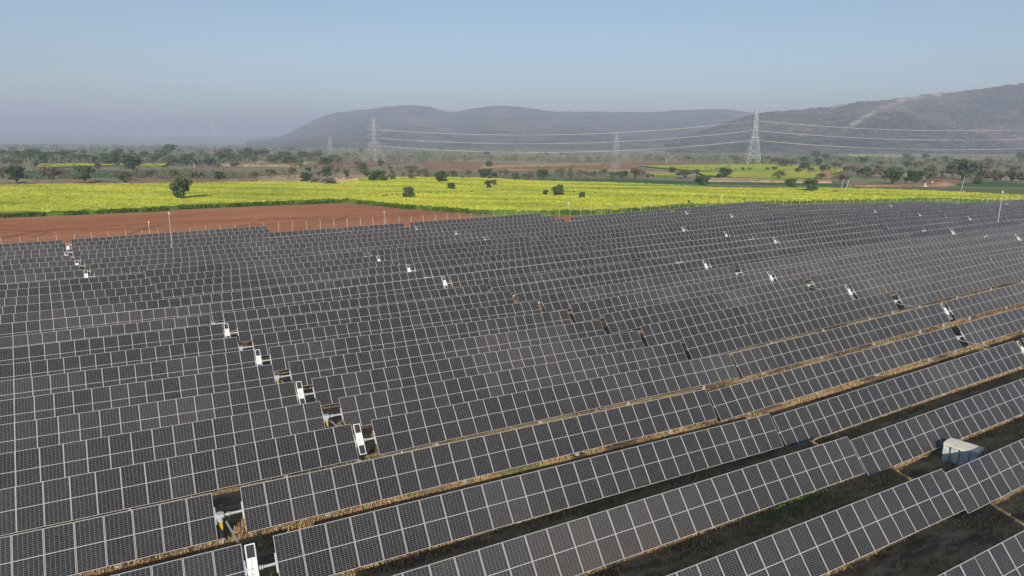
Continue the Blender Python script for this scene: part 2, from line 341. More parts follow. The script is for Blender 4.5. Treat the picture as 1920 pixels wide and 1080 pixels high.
# ---------------------------------------------------------------- fields draped on the ground
def inpoly(x, y, P):
    c = np.zeros(x.shape, bool); n = len(P)
    for i in range(n):
        x0, y0 = P[i]; x1, y1 = P[(i+1) % n]
        k = ((y0 > y) != (y1 > y)) & (x < (x1-x0)*(y-y0)/((y1-y0) if y1 != y0 else 1e-9)+x0); c ^= k
    return c
def field(name, poly, cell, h, mats, jit=.1, kind='structure', label=None, cat=None):
    P = [hit(px, py)[:2] for px, py in poly]
    xs = [q[0] for q in P]; ys = [q[1] for q in P]
    X = np.arange(min(xs)-cell, max(xs)+cell, cell); Y = np.arange(min(ys)-cell, max(ys)+cell, cell*1.0)
    CX, CY = np.meshgrid((X[:-1]+X[1:])/2, (Y[:-1]+Y[1:])/2); wob = 0
    ins = inpoly(CX+wob, CY+wob, P)
    VX, VY = np.meshgrid(X, Y); nx = len(X)
    q = np.argwhere(ins); 
    if not len(q): return None
    i0 = q[:, 0]*nx+q[:, 1]; Ft = np.stack([i0, i0+1, i0+1+nx, i0+nx], 1)
    used, inv = np.unique(Ft, return_inverse=True); Ft = inv.reshape(Ft.shape)
    vx = VX.ravel()[used].copy(); vy = VY.ravel()[used].copy()
    cnt = np.bincount(Ft.ravel(), minlength=len(used)); bd = np.where(cnt < 4)[0]
    bx, by = vx[bd], vy[bd]; best = np.full(len(bd), 1e9); sx_, sy_ = bx.copy(), by.copy()
    for i in range(len(P)):
        (xa, ya), (xb, yb) = P[i], P[(i+1) % len(P)]; l2 = (xb-xa)**2+(yb-ya)**2+1e-9
        t_ = np.clip(((bx-xa)*(xb-xa)+(by-ya)*(yb-ya))/l2, 0, 1); qx, qy = xa+t_*(xb-xa), ya+t_*(yb-ya); dd = np.hypot(bx-qx, by-qy)
        k_ = dd < best; best[k_] = dd[k_]; sx_[k_] = qx[k_]; sy_[k_] = qy[k_]
    k_ = best < cell*1.6; vx[bd[k_]] = sx_[k_]; vy[bd[k_]] = sy_[k_]
    gz = ground_z(vx, vy)+.07 + np.clip((np.hypot(vx, vy)-500)/800, 0, 1)*((vnoise(vx, vy, 260, 5)-.5)*5+.3)
    top = gz + h + (rng.random(len(vx))-.5)*2*jit + ((vnoise(vx, vy, 9, 21)-.5)*jit*2)
    V = np.stack([vx, vy, top], 1); mi = [0]*len(Ft); Fa = Ft
    if h > .2:
        E = {}
        for f in Ft:
            for k in range(4):
                a, b = int(f[k]), int(f[(k+1) % 4])
                if (b, a) in E: del E[(b, a)]
                else: E[(a, b)] = 1
        nb = len(V); low = {}; V2 = []; F2 = []
        for a, b in E:
            for w_ in (a, b):
                if w_ not in low: low[w_] = nb+len(V2); V2.append((V[w_][0], V[w_][1], gz[w_]-.3))
            F2.append((b, a, low[a], low[b]))
        V = np.concatenate([V, np.array(V2)]); Fa = np.concatenate([Ft, np.array(F2)]); mi += [1]*len(F2)
    o = link(name, numesh(name, V, Fa, mats, mi=mi)); tag(o, label, cat, None, kind); return o
FRONT = [(-60, 411), (0, 408), (60, 406), (133, 403), (290, 396), (360, 391), (430, 388), (480, 385.6), (560, 383), (640, 379.8)]
BACK = [(-60, 354), (0, 353), (60, 351), (130, 349.5), (240, 350), (330, 348), (480, 345.5), (560, 345), (620, 350), (650, 345), (680, 341), (720, 336.5), (800, 336), (900, 337.5), (960, 341), (1010, 343.5), (1100, 345.5), (1200, 348.5), (1300, 354), (1380, 357), (1520, 358), (1640, 359), (1700, 361), (1800, 366), (1880, 370), (1990, 374)]
MG = [M['mustard'], M['mustard_side']]; BIG = []
field('mustard_field', FRONT+[(700, 375.2), (740, 371.2), (790, 367.6), (860, 365.3), (960, 361.9), (1020, 361.6), (1150, 370), (1300, 376.5), (1450, 383), (1600, 380.5), (1760, 378), (1990, 384)]+BACK[::-1], 1.3, 1.25, MG, .28)
field('mustard_field', [(652, 380), (700, 376.3), (740, 372.3), (790, 368.8), (860, 366.5), (960, 363.2), (1018, 362.6), (1150, 371.3), (1300, 378), (1440, 384), (1400, 386.5), (1360, 388), (1300, 390), (1250, 393), (1180, 399), (1120, 402), (1040, 403.5), (985, 404), (900, 402.5), (860, 398), (780, 393), (720, 387.3), (690, 383.4)], 1.2, 1.2, MG, .28)
field('ploughed_field', [(-60, 413)]+[(x, y+2.2) for x, y in FRONT[1:]]+[(700, 386.5), (780, 395), (860, 400.3), (900, 405), (1040, 406.5), (1120, 405), (1180, 402), (1260, 396), (1340, 391), (1300, 402), (1200, 412), (1000, 424), (850, 436), (600, 455), (400, 470), (200, 480), (-60, 490)], 2.0, .05, [M['redsoil']], .05)
def crop_tufts(n, poly, hmin, hmax, size, mt, label, nm):
    P = [hit(px, py)[:2] for px, py in poly]; xs = [q[0] for q in P]; ys = [q[1] for q in P]
    x = min(xs)+(max(xs)-min(xs))*rng.random(n); y = min(ys)+(max(ys)-min(ys))*rng.random(n)
    k = inpoly(x, y, P) & (vnoise(x, y, 3.5, 33, 3) > .40); x, y = x[k], y[k]; m = len(x); z = ground_z(x, y)+hmin+(hmax-hmin)*rng.random(m)
    C = np.column_stack([x, y, z]); S = size*(.5+rng.random((m, 1))); a = rng.random(m)*6.283
    e1 = np.stack([np.cos(a), np.sin(a), rng.normal(size=m)*.3], 1); e2 = np.stack([rng.normal(size=m)*.5, rng.normal(size=m)*.5, np.ones(m)], 1)
    V = np.stack([C-e1*S-e2*S, C+e1*S-e2*S*.8, C+e1*S*.6+e2*S, C-e1*S*.7+e2*S*.9], 1).reshape(-1, 3)
    tag(link(nm, numesh(nm, V, np.arange(len(V)).reshape(-1, 4), [mt])), label, 'crop', None, 'stuff')
def ribbon(name, pts, w, m, dz):
    P = [hit(*q) for q in pts]; V = []; Fq = []
    dens = []
    for a, b in zip(P[:-1], P[1:]):
        n = max(2, int(math.dist(a[:2], b[:2])/2))
        for k in range(n): t = k/n; dens.append((a[0]+(b[0]-a[0])*t, a[1]+(b[1]-a[1])*t))
    dens.append(P[-1][:2])
    D = np.array(dens); T = np.gradient(D, axis=0); T /= np.linalg.norm(T, axis=1)[:, None]; Nn = np.stack([-T[:, 1], T[:, 0]], 1)
    ww = w*(.7+.6*rng.random(len(D)))[:, None]/2; A = D+Nn*ww; B = D-Nn*ww
    za = ground_z(A[:, 0], A[:, 1])+dz; zb = ground_z(B[:, 0], B[:, 1])+dz
    V = np.concatenate([np.column_stack([A, za]), np.column_stack([B, zb])]); n = len(D)
    Fq = [(i, i+1, n+i+1, n+i) for i in range(n-1)]
    return tag(link(name, numesh(name, V, Fq, [m])), kind='structure')
BIGP = FRONT+[(690, 383), (720, 387), (780, 392.5), (860, 397.5), (900, 402), (1040, 403), (1120, 401.5), (1180, 398.5), (1250, 392.5), (1300, 389.5), (1400, 386), (1600, 381), (1760, 378), (1990, 384)]+BACK[::-1]
crop_tufts(150000, BIGP, 1.15, 1.45, .16, M['mustard'], 'yellow mustard flower heads over the big fields', 'mustard_plants')
EDGE = [(x, y+.8) for x, y in FRONT]+[(690, 384), (720, 388), (780, 393.5), (860, 398.5), (900, 402.8), (1040, 403.8), (1120, 402.3), (1180, 399.3), (1250, 393.5), (1300, 390.5)]+[(1300, 388.6), (1250, 391.5), (1180, 397.2), (1120, 400), (1040, 401.3), (900, 400.3), (860, 396), (780, 391), (720, 385.5), (690, 381.8)]+[(x, y-1.1) for x, y in FRONT[::-1]]
crop_tufts(420000, EDGE, .2, 1.15, .16, M['mustard_side'], 'green mustard stems along the near field edge', 'mustard_stems')
for pts in ([(-20, 452), (40, 441), (95, 433), (200, 425), (290, 419), (320, 418), (420, 416), (560, 410), (620, 408)],
            [(240, 441), (270, 430), (300, 423), (320, 419)], [(440, 430), (470, 421), (495, 413), (515, 411), (600, 410)],
            [(560, 428), (610, 419), (640, 411), (655, 404)], [(60, 447), (90, 436), (0, 431)], [(150, 432), (250, 430), (330, 434)]):
    ribbon('wheel_track', pts, .5, M['track'], .19)
field('wheat_field', [(980, 339), (1070, 337.5), (1200, 338.5), (1320, 342), (1440, 343.5), (1560, 345), (1590, 346), (1590, 352), (1440, 349), (1330, 347), (1200, 346.5), (1100, 344.8), (1010, 342.5)], 2.5, .35, [M['green'], M['green']], .06)
field('bare_field', [(1200, 347), (1330, 348), (1440, 350), (1590, 353), (1590, 357), (1440, 356.6), (1380, 356), (1300, 353)], 2.5, .04, [M['brown']], .05)
field('wheat_field', [(1785, 345), (1850, 343), (1990, 348), (1990, 354.5), (1900, 353), (1780, 351)], 2.5, .35, [M['green'], M['green']], .06)
field('stubble_field', [(1600, 351), (1700, 351), (1790, 352.5), (1990, 356), (1990, 372), (1880, 368.5), (1800, 364.5), (1700, 359.5), (1630, 357)], 2.5, .15, [M['dullgreen'], M['dullgreen']], .06)
field('wheat_field', [(40, 322), (130, 320), (235, 321), (232, 335), (140, 335), (60, 337), (40, 332)], 3, .35, [M['green'], M['green']], .06)
field('wheat_field', [(249, 322), (276, 321.5), (276, 332), (255, 335)], 3, .35, [M['green'], M['green']], .06)
field('stubble_field', [(276, 320), (360, 318), (400, 322), (520, 325), (560, 331), (400, 334), (280, 333)], 3, .15, [M['dullgreen'], M['dullgreen']], .06)
for P in ([(66, 315), (80, 309.5), (255, 309), (258, 311), (90, 316)], [(262, 309.5), (318, 309), (305, 314), (265, 314)],
          [(-10, 283.5), (25, 282.5), (25, 285), (-10, 286)], [(32, 283), (40, 282), (40, 287), (32, 287.5)],
          [(1200, 313), (1350, 311.2), (1440, 311), (1500, 313), (1560, 316.5), (1560, 319), (1440, 321.5), (1360, 321.5), (1300, 321.5), (1250, 318)],
          [(1308, 326), (1360, 324), (1450, 322.2), (1584, 318.5), (1584, 324), (1540, 331), (1524, 337.5), (1440, 338.5), (1370, 335), (1318, 331)],
          [(1222, 329), (1264, 328.6), (1264, 332), (1226, 332)], [(1715, 299.5), (1768, 298.5), (1768, 304), (1716, 305)], [(672, 336.5), (700, 335), (700, 341), (676, 342)],
          [(1590, 293), (1640, 292), (1660, 294), (1600, 296)], [(1838, 300), (1862, 300), (1862, 302.5), (1840, 302.5)]):
    field('mustard_field', P, 2.5, 1.1, MG, .12)
for nm, mt, P in (('dirt_bank', 'bank', [(-60, 343), (40, 344), (110, 341), (212, 340), (214, 348), (120, 348.5), (0, 351.5), (-60, 352.5)]),
                  ('dirt_bank', 'bank', [(240, 336.5), (350, 336), (480, 336), (484, 344), (400, 344.5), (240, 348)]),
                  ('dry_grass_bank', 'drygrass', [(484, 333), (530, 331), (568, 331), (568, 344), (484, 345)]),
                  ('dirt_bank', 'bank', [(362, 313), (398, 311), (408, 319), (372, 320)]),
                  ('dirt_bank', 'bank', [(790, 306), (900, 305), (1000, 309), (1100, 310.5), (1100, 318), (960, 319), (830, 320), (800, 315)]),
                  ('dry_grass_bank', 'drygrass', [(905, 312), (960, 310), (1130, 309.2), (1130, 310.6), (960, 314.5), (900, 318)]),
                  ('dirt_bank', 'bank', [(1100, 309), (1240, 306.5), (1330, 307), (1330, 310.5), (1200, 312.5), (1190, 320), (1100, 319)]),
                  ('dry_grass_bank', 'drygrass', [(1325, 335), (1400, 336), (1460, 339.5), (1560, 340), (1560, 343.5), (1440, 343), (1325, 342)]),
                  ('dirt_bank', 'bank', [(1735, 338), (1790, 336), (1805, 344), (1780, 349), (1735, 349.5)]),
                  ('dirt_bank', 'bank', [(1600, 346), (1720, 347), (1720, 350.5), (1600, 350)]),
                  ('dry_grass_bank', 'drygrass', [(400, 305), (560, 304), (600, 308), (560, 313), (400, 311)]),
                  ('dirt_bank', 'bank', [(560, 305), (700, 304), (760, 306), (700, 312), (600, 320)]),
                  ('dry_grass_bank', 'drygrass', [(1580, 290), (1700, 291), (1700, 293), (1580, 292)]),
                  ('dirt_bank', 'bank', [(1800, 294), (1880, 294), (1880, 296.5), (1800, 296.5)])):
    field(nm, P, 2.5, .5 if mt == 'bank' else .7, [M[mt], M[mt]], .35)

# ---------------------------------------------------------------- hills
def hill(name, ridge, d_foot, d_ridge, d_back, nx, nr, seed, rock=None, rough=1.):
    xs = np.linspace(ridge[0][0], ridge[-1][0], nx); ry = np.interp(xs, [r[0] for r in ridge], [r[1] for r in ridge])
    ry = np.convolve(np.pad(ry, 4, 'edge'), np.ones(9)/9, 'valid')
    az = np.arctan((xs-960)/F)                       # bearings of the columns
    Hs = np.maximum((268.6-ry)/F*d_ridge/np.cos(az)*1.02*np.cos(az) + CAMZ, 2)
    t = np.concatenate([np.linspace(0, 1, nr), np.linspace(1, 2, nr//4)[1:]])
    V = []; Rk = []
    AZ, T_ = np.meshgrid(az, t); HH = np.tile(Hs, (len(t), 1))
    df = d_foot*(1+.12*(vnoise(AZ*40, AZ*0, 3, seed)-.5))
    D = np.where(T_ <= 1, df+(d_ridge-df)*T_, d_ridge+(d_back-d_ridge)*(T_-1))
    x = D*np.tan(AZ); y = D
    prof = np.where(T_ <= 1, .10*T_+.90*np.clip(T_, 0, 1)**1.7, 1-(T_-1)**1.2)
    gul = (vnoise(x, y, 420, seed+1, 5)-.5); w_ = np.clip(T_*(1.02-T_)*4, 0, 1)
    z = HH*prof + HH*.60*gul*w_*rough + (vnoise(x, y, 16, seed+4, 2)-.5)*16*np.clip(T_*3, 0, 1) - 1.0*(T_ < .02)*6
    V = np.stack([x, y, z], -1).reshape(-1, 3); nrow = len(t); ix = np.arange(nrow*nx).reshape(nrow, nx)
    Fq = np.stack([ix[:-1, :-1], ix[:-1, 1:], ix[1:, 1:], ix[1:, :-1]], -1).reshape(-1, 4)
    rk = np.zeros(len(V))
    if rock:
        px, py, _ = project(V)
        for pts, wpx in rock:
            for (a0, b0), (a1, b1) in zip(pts[:-1], pts[1:]):
                tt = np.clip(((px-a0)*(a1-a0)+(py-b0)*(b1-b0))/((a1-a0)**2+(b1-b0)**2), 0, 1)
                dd = np.hypot(px-a0-tt*(a1-a0), (py-b0-tt*(b1-b0))*1.4)
                rk = np.maximum(rk, np.clip(1.4-dd/wpx, 0, 1))
        rk *= np.clip((vnoise(V[:, 0], V[:, 1], 45, 77)-.25)*4, 0, 1)
    me = numesh(name, V, Fq, [M['hill']], attrs={'rock': rk}, smooth=True)
    tag(link(name, me), kind='structure')
RA = [(470, 268), (525, 262), (552, 252), (578, 239), (600, 228), (625, 219), (660, 214), (700, 210), (735, 205), (765, 202), (800, 203), (835, 213), (855, 215), (880, 209), (930, 202), (970, 204), (1010, 210), (1040, 213), (1130, 212), (1200, 212), (1260, 209), (1310, 206), (1350, 208), (1390, 212), (1450, 216), (1600, 222), (1900, 226)]
RB = [(1240, 262), (1300, 246), (1360, 226), (1400, 214), (1440, 209), (1500, 204), (1560, 197), (1590, 191), (1640, 187), (1690, 180), (1730, 176), (1760, 175), (1800, 170), (1850, 164), (1890, 157), (1930, 152), (2060, 138), (2300, 130), (2500, 140)]
hill('hills', RA, 2500, 5400, 6800, 420, 110, 31)
hill('hills', RB, 1750, 3000, 4200, 420, 150, 41, rock=[([(1598, 233), (1640, 210), (1665, 197), (1700, 184), (1760, 177)], 6), ([(1560, 202), (1600, 190), (1650, 188)], 2.5), ([(1640, 208), (1690, 190)], 4)])
RC = [(-300, 262), (-150, 257), (-60, 260), (40, 255), (120, 260), (200, 258), (290, 263), (360, 259), (430, 262), (520, 259), (620, 266)]
hill('hills', RC, 7000, 9500, 11000, 120, 20, 51)

# ---------------------------------------------------------------- solar trackers
def panel_mesh():
    b = MB(); fw = .024; th = .035
    b.box(0, W, 0, fw, -th, 0, 0); b.box(0, W, L-fw, L, -th, 0, 0); b.box(0, fw, fw, L-fw, -th, 0, 0); b.box(W-fw, W, fw, L-fw, -th, 0, 0)
    b.quad((fw, fw, -.004), (W-fw, fw, -.004), (W-fw, L-fw, -.004), (fw, L-fw, -.004), 1)
    b.quad((fw, L-fw, -.010), (W-fw, L-fw, -.010), (W-fw, fw, -.010), (fw, fw, -.010), 2)
    b.v = [(x-W/2, y-L/2, z) for x, y, z in b.v]
    me = b.mesh('solar_panel', [M['alu'], M['cells'], M['backsheet']])
    uv = me.uv_layers.new(name='UVMap')
    for lp in me.loops:
        co = me.vertices[lp.vertex_index].co; uv.data[lp.index].uv = (co.x+W/2, co.y+L/2)
    return me
ME_PANEL = panel_mesh()
def ctrl_mesh():
    b = MB(); b.box(-.21, .21, -.98, .98, -.05, 0, 0)
    me = b.mesh('controller_panel', [M['white']]); return me
def ctrl_pv():
    b = MB(); b.box(-.165, .165, -.27, .27, 0, .006, 0); me = b.mesh('small_cells', [M['cells']])
    uv = me.uv_layers.new(name='UVMap')
    for lp in me.loops:
        co = me.vertices[lp.vertex_index].co; uv.data[lp.index].uv = (co.x*2+.5, co.y*2+.6)
    return me
def ctrl_text():
    b = MB(); r = random.Random(3); y = .34
    for k in range(9):                     # a line of illegible grey letters running down the plate, then a round emblem
        h = .035+.03*r.random(); b.box(-.035, .035, y-h*.25, y, .001, .003); 
        b.box(-.05, -.03+.05*r.random(), y-h, y-h*.25, .001, .003); y -= h+.022
    n = 12; i = len(b.v); cy = -.36
    b.v += [(.0+.03*math.cos(2*math.pi*k/n), cy+.04*math.sin(2*math.pi*k/n), .003) for k in range(n)]; b.f.append(tuple(range(i, i+n))); b.mi.append(0)
    return b.mesh('lettering', [M['greytext']])
ME_CTRL, ME_CPV, ME_CTX = ctrl_mesh(), ctrl_pv(), ctrl_text()
def drive_mesh():
    b = MB(); b.box(-.13, .13, -.16, .16, -.24, .14, 0); b.bar((-.18, 0, 0), (.18, 0, 0), .15, 12); b.box(-.05, .05, -.30, -.16, -.15, -.02, 0)
    return b.mesh('drive_head', [M['galv']])
ME_DRIVE = drive_mesh()
def flange_mesh():
    b = MB(); b.bar((-.03, 0, 0), (.03, 0, 0), .115, 10); b.bar((.09, 0, 0), (.13, 0, 0), .10, 10); return b.mesh('flange', [M['galv']])
ME_FL = flange_mesh()
def rail_mesh():
    b = MB(); b.box(-.03, .03, -.42, .42, -.06, .0, 0); return b.mesh('mounting_rail', [M['galv']])
ME_RAIL = rail_mesh()
def post_mesh(h, yellow=False):
    b = MB(); m = 0
    b.box(-.07, .07, -.005, .005, -.3, h-.12, m); b.box(-.075, -.068, -.06, .06, -.3, h-.12, m); b.box(.068, .075, -.06, .06, -.3, h-.12, m)
    b.box(-.06, .06, -.10, .10, h-.16, h-.08, m)
    if yellow: b.box(-.085, .085, -.075, .075, h-.75, h-.42, 1); b.box(-.082, .082, -.072, .072, h-.40, h-.1, 2)
    b.bar((0, 0, -.3), (0, 0, .10), .17, 12, 3)
    return b.mesh('post', [M['galv'], M['yellow'], M['galv'], M['concrete']])
ORD = ['first', 'second', 'third', 'fourth', 'fifth', 'sixth', 'seventh', 'eighth', 'ninth', 'tenth', 'eleventh', 'twelfth', 'thirteenth', 'fourteenth', 'fifteenth', 'sixteenth', 'seventeenth', 'eighteenth', 'nineteenth', 'twentieth', 'twenty first', 'twenty second', 'twenty third', 'twenty fourth', 'twenty fifth', 'twenty sixth', 'twenty seventh', 'twenty eighth', 'twenty ninth', 'thirtieth']
def centres(n):
    """positions of the drive gaps in row n, and where the row ends"""
    if n <= 3: c0 = 5.1-.52*n; return [c0-66.12, c0, c0+66.3, c0+132.5], None
    if n <= 11: c0 = 14.3-.52*n; return [c0-65.5, c0]+[c0+65.5*k for k in range(1, 5)], None
    if n <= 17:
        c0 = 37.75-.38*(n-12); e = {17: 289, 16: 289, 15: 355, 14: 355}.get(n); return [c0-65.2, c0]+[c0+65.0*k for k in range(1, 6)], e
    T = {18: ([-3.7, 61.1, 127, 190.5], 223), 19: ([-4.3, 61, 127, 190.3], 223), 20: ([-5.1, 60.1, 123], 156.8), 21: ([-5.8, 58.5, 123], 156.3),
         22: ([-6.9, 56.0], 91), 23: ([-7.3, 55.6], 90.7), 24: ([-7.1], 28.5), 25: ([-7.8], 28.3)}
    c, e = T[n]; return c, e
trackers = []
BLOCK_SEAM = {n: 44.7-.5*(n-4) for n in range(5, 12)}; BLOCK_SEAM.update({n: 5.3-.56*(n-12) for n in range(12, 18)})
r_t = random.Random(11)
def vis(s0, s1, n, z):
    P = []
    for s in np.linspace(s0, s1, 9):
        x, y = sp2xy(s, P0+DP*n); P.append((x, y, z))
    P = np.array(P); px, py, d = project(P)
    ok = (d > 3) & (px > -60) & (px < (2700 if n < 1 else 1980)) & (py > 300) & (py < (1800 if n < 1 else 1120))
    return ok.any()
for n in range(-2, 26):
    C_, end = centres(n); seen = 0
    for k, c in enumerate(C_):
        lo = (C_[k-1]+c)/2+.1 if k else c-33.1
        hi = (c+C_[k+1])/2-.1 if k+1 < len(C_) else (end if end else c+33.1)
        if end and hi > end: hi = end
        if c > hi: break
        PW = 1.154 if n <= 3 else 1.140
        nL = int((c-.65-lo)/PW+.1); nR = int((hi-c-.65)/PW+.1)
        p = P0+DP*n
        zs = tube_z([lo, c-8, c, c+8, hi], [p]*5)
        if not vis(lo, hi, n, zs[2]): continue
        trackers.append((n, k, c, nL, nR, lo, hi, seen)); seen += 1
def dust_sheen_at(n, s):
    x, y = sp2xy(s, P0+DP*n); v = float(vnoise(np.array([x]), np.array([y]), 9, 123, 3)[0])
    d = .02+.20*(n >= 18)-.02*(11 < n < 18)  # paler brown-grey on the far rows, less on the middle ones
    if 3 <= n <= 9: d += .6*min(1, max(0, (s-52-(7-n)*4)/35.))  # nearer rows turn paler brown-grey towards the right
    return max(0., min(1., d+max(0, v-.56)*1.8+abs(r_t.gauss(0, .04))-.03))  # random patches and panels: dust plus painted shifts of sky reflection
post_cache = {}
def get_post(h, y):
    k = (round(h, 1), y)
    if k not in post_cache: post_cache[k] = post_mesh(k[0], y)
    return post_cache[k]
seam_s = BLOCK_SEAM
for (n, k, c, nL, nR, lo, hi, seen) in trackers:
    p = P0+DP*n; PW = 1.154 if n <= 3 else 1.140
    ss = np.linspace(max(lo, -17), min(hi, 232), 7) if c > -10 and c < 225 else np.linspace(lo, hi, 7); zz = tube_z(ss, [p]*7); A = np.polyfit(ss-c, zz, 1)
    slope, zc = A[0], A[1]
    if n in seam_s:
        if abs(hi-seam_s[n]) < 4: zc -= .13
        if abs(lo-seam_s[n]) < 4: zc += .13
    q_ = .3 if n < 6 else 1.
    tilt = math.radians(51.6 + r_t.gauss(0, 1.9)*q_); zc += r_t.gauss(0, .05)*(q_ if n > 5 else 0)
    if n >= 18: tilt = math.radians(50.5 + r_t.gauss(0, .8))
    x, y = sp2xy(c-.42, p); gz = float(ground_z(np.array([x]), np.array([y]))[0])
    root = bpy.data.objects.new('solar_tracker', None); COL.objects.link(root)
    root.location = (x, y, gz); root.rotation_euler = (0, 0, math.pi/2-YAW)
    ctl = n % 2 == 0
    tag(root, 'dark solar tracker, %s from left, in the %s row from the camera' % (ORD[seen], ORD[n+2]),
        'solar tracker', 'solar trackers standing in parallel rows')
    h = zc-gz; sa = math.atan(slope); X0 = -.0
    base = Matrix.Translation((.42, 0, h))@Matrix.Rotation(-sa, 4, 'Y')
    Tt = base@Matrix.Rotation(tilt, 4, 'X')
    for side, cnt in ((-1, nL), (1, nR)):
        for i in range(cnt):
            xx = side*(.65+PW*(i+.5))
            if n > 6 or True:
                o = bpy.data.objects.new('solar_panel', ME_PANEL); COL.objects.link(o); o.parent = root
                jt = Matrix.Rotation(math.radians(r_t.gauss(0, .45)), 4, 'X')@Matrix.Rotation(math.radians(r_t.gauss(0, .35)), 4, 'Y')
                o['dust_sheen'] = dust_sheen_at(n, c+xx)
                o.matrix_local = Tt@Matrix.Translation((xx, 0, .0))@jt
        xe = side*.66
        link('mounting_rail', ME_RAIL, root, mw=Tt@Matrix.Translation((side*.635, 0, -.036)))
    b = MB(); xl = -.65-nL*PW-.02; xr = .65+nR*PW+.02; b.bar((xl, 0, 0), (xr, 0, 0), .062, 8)
    link('torque_tube', b.mesh('torque_tube', [M['galv']]), root, mw=base@Matrix.Translation((0, .085*math.sin(tilt), -.085*math.cos(tilt)-.02)))
    TB = base@Matrix.Translation((0, .085*math.sin(tilt), -.085*math.cos(tilt)-.02))
    link('drive_head', ME_DRIVE, root, mw=TB@Matrix.Translation((-.42, 0, 0)))
    link('flange', ME_FL, root, mw=TB@Matrix.Translation((-.05, 0, 0)))
    # posts
    xs_p = [-.42]+[.65+d for d in (4.2, 12.3, 20.4, 28.5) if d < nR*PW]+[-.65-d for d in (4.2, 12.3, 20.4, 28.5) if d < nL*PW]
    for xp in xs_p:
        wx, wy = x+math.cos(math.pi/2-YAW)*(xp+.42), y+math.sin(math.pi/2-YAW)*(xp+.42)
        g0 = float(ground_z(np.array([wx]), np.array([wy]))[0]); hh = zc+slope*xp-g0-.03
        link('post', get_post(max(.8, hh), xp == -.42 and not ctl), root, loc=(xp+.42, .06, g0-gz))
    if ctl:
        Tc = Tt@Matrix.Translation((-.65+.30, .05, .10)); cp = link('controller_panel', ME_CTRL, root, mw=Tc)
        for sgn in (-1, 1): link('small_cells', ME_CPV, cp, mw=Matrix.Translation((0, sgn*.67, 0)))
        link('lettering', ME_CTX, cp)
    elif n < 12:
        b = MB(); b.bar((.25, -.15, h-.35), (.25+.52, -DP+.1, h-.42), .05, 8)       # linking drive shaft to the row in front
        link('drive_shaft', b.mesh('drive_shaft', [M['shaft']]), root)

# ---------------------------------------------------------------- fence and poles
def fence():
    ss = np.arange(-34, 330, 3.0); pp = edge_p(ss)+1.5
    X, Y = sp2xy(ss, pp); Z = ground_z(X, Y)
    root = bpy.data.objects.new('perimeter_fence', None); COL.objects.link(root); root.location = (X[0], Y[0], Z[0])
    tag(root, 'long wire fence on pale concrete posts behind the last panel rows', 'fence')
    b = MB(); b.box(-.04, .04, -.04, .04, -.3, 2.1, 0); b.bar((0, 0, 2.05), (.0, .28, 2.4), .035, 5); me = b.mesh('fence_post', [M['postgrey']])
    rest = MB()
    for i, (x, y, z) in enumerate(zip(X, Y, Z)):
        if i < 98: link('fence_post', me, root, loc=(x-X[0], y-Y[0], z-Z[0])).rotation_euler = (rng.normal(0, .02), rng.normal(0, .02), .5)
        else: rest.box(x-X[0]-.07, x-X[0]+.07, y-Y[0]-.07, y-Y[0]+.07, z-Z[0]-.3, z-Z[0]+2.15)
    tag(link('fence_post', rest.mesh('fence_posts_far', [M['stonewhite']]), root), kind='stuff')
    w = MB()
    for hgt in (.35, .8, 1.25, 1.7, 2.05):
        for i in range(len(X)-1):
            w.bar((X[i]-X[0], Y[i]-Y[0], Z[i]-Z[0]+hgt), (X[i+1]-X[0], Y[i+1]-Y[0], Z[i+1]-Z[0]+hgt), .006, 3, cap=False)
    link('fence_wire', w.mesh('fence_wire', [M['galv']]), root)
fence()
def pole(px, pyb, pyt, label, r=.06, lean=0, head=True, arm=0, dist=None):
    x, y, z, t = hit(px, pyb); D = t
    hgt = (pyb-pyt)/F*D*1.03
    root = bpy.data.objects.new('pole', None); COL.objects.link(root); root.location = (x, y, z)
    root.name = 'camera_pole' if head else 'utility_pole'
    tag(root, label, 'pole')
    b = MB(); b.bar((0, 0, -.3), (lean*hgt, 0, hgt), r*1.15, 10, r2=r*.7); link('mast', b.mesh('mast', [M['polewhite'] if head else M['stonewhite']]), root)
    b = MB(); b.bar((0, 0, -.2), (0, 0, .25), r*3.2, 10); link('base', b.mesh('base', [M['stonewhite']]), root)
    if head:
        b = MB(); b.bar((0, 0, hgt-.05), (0, 0, hgt+.28), r*2.1, 10, r2=r*1.2); b.bar((0, 0, hgt-.12), (.35, -.1, hgt-.1), .03, 6)
        link('camera_head', b.mesh('camera_head', [M['white']]), root)
    if arm:
        b = MB(); b.box(-arm, arm, -.05, .05, hgt-.4, hgt-.3); link('crossarm', b.mesh('crossarm', [M['stonewhite']]), root)
    return root
pole(325, 487, 403, 'tall slim white camera pole standing among the panel rows at left', .045)
pole(1868, 437, 363, 'tall slim white camera pole rising from the panels at the right edge', .062)
pole(281, 442, 418, 'short white pole behind the last panels, left of the tall white pole')
pole(721, 424, 399, 'short white pole behind the last panels in front of the red soil end', .05)
pole(1065.5, 402, 382, 'white pole at the mustard edge behind the middle of the last panels', .07)
pole(1352, 388, 368, 'thin white pole with side arm in front of the mustard, below the lattice tower', .06, arm=.6)
pole(1797, 382, 363, 'thin white pole at the fence in front of the narrow mustard strip', .06)
pole(1592, 376, 366, 'very short white pole in the mustard below the two leaning posts', .05)
pole(1577, 355, 337, 'left one of two leaning white posts beside the dirt mounds', .09, .12, False)
pole(1586, 356, 337, 'right one of two leaning white posts beside the dirt mounds', .12, .2, False)
pole(1802, 359, 331, 'pale leaning utility pole in the green field at right', .08, .1, False)
pole(1734, 349.5, 343, 'small whitewashed pillar beside the reddish bank, left one', .4, 0, False)
pole(1747, 349, 340, 'small whitewashed pillar beside the reddish bank, right one', .35, 0, False)
pole(365, 318, 306, 'pale utility pole among the trees behind the lone dark tree', .2, 0, False)
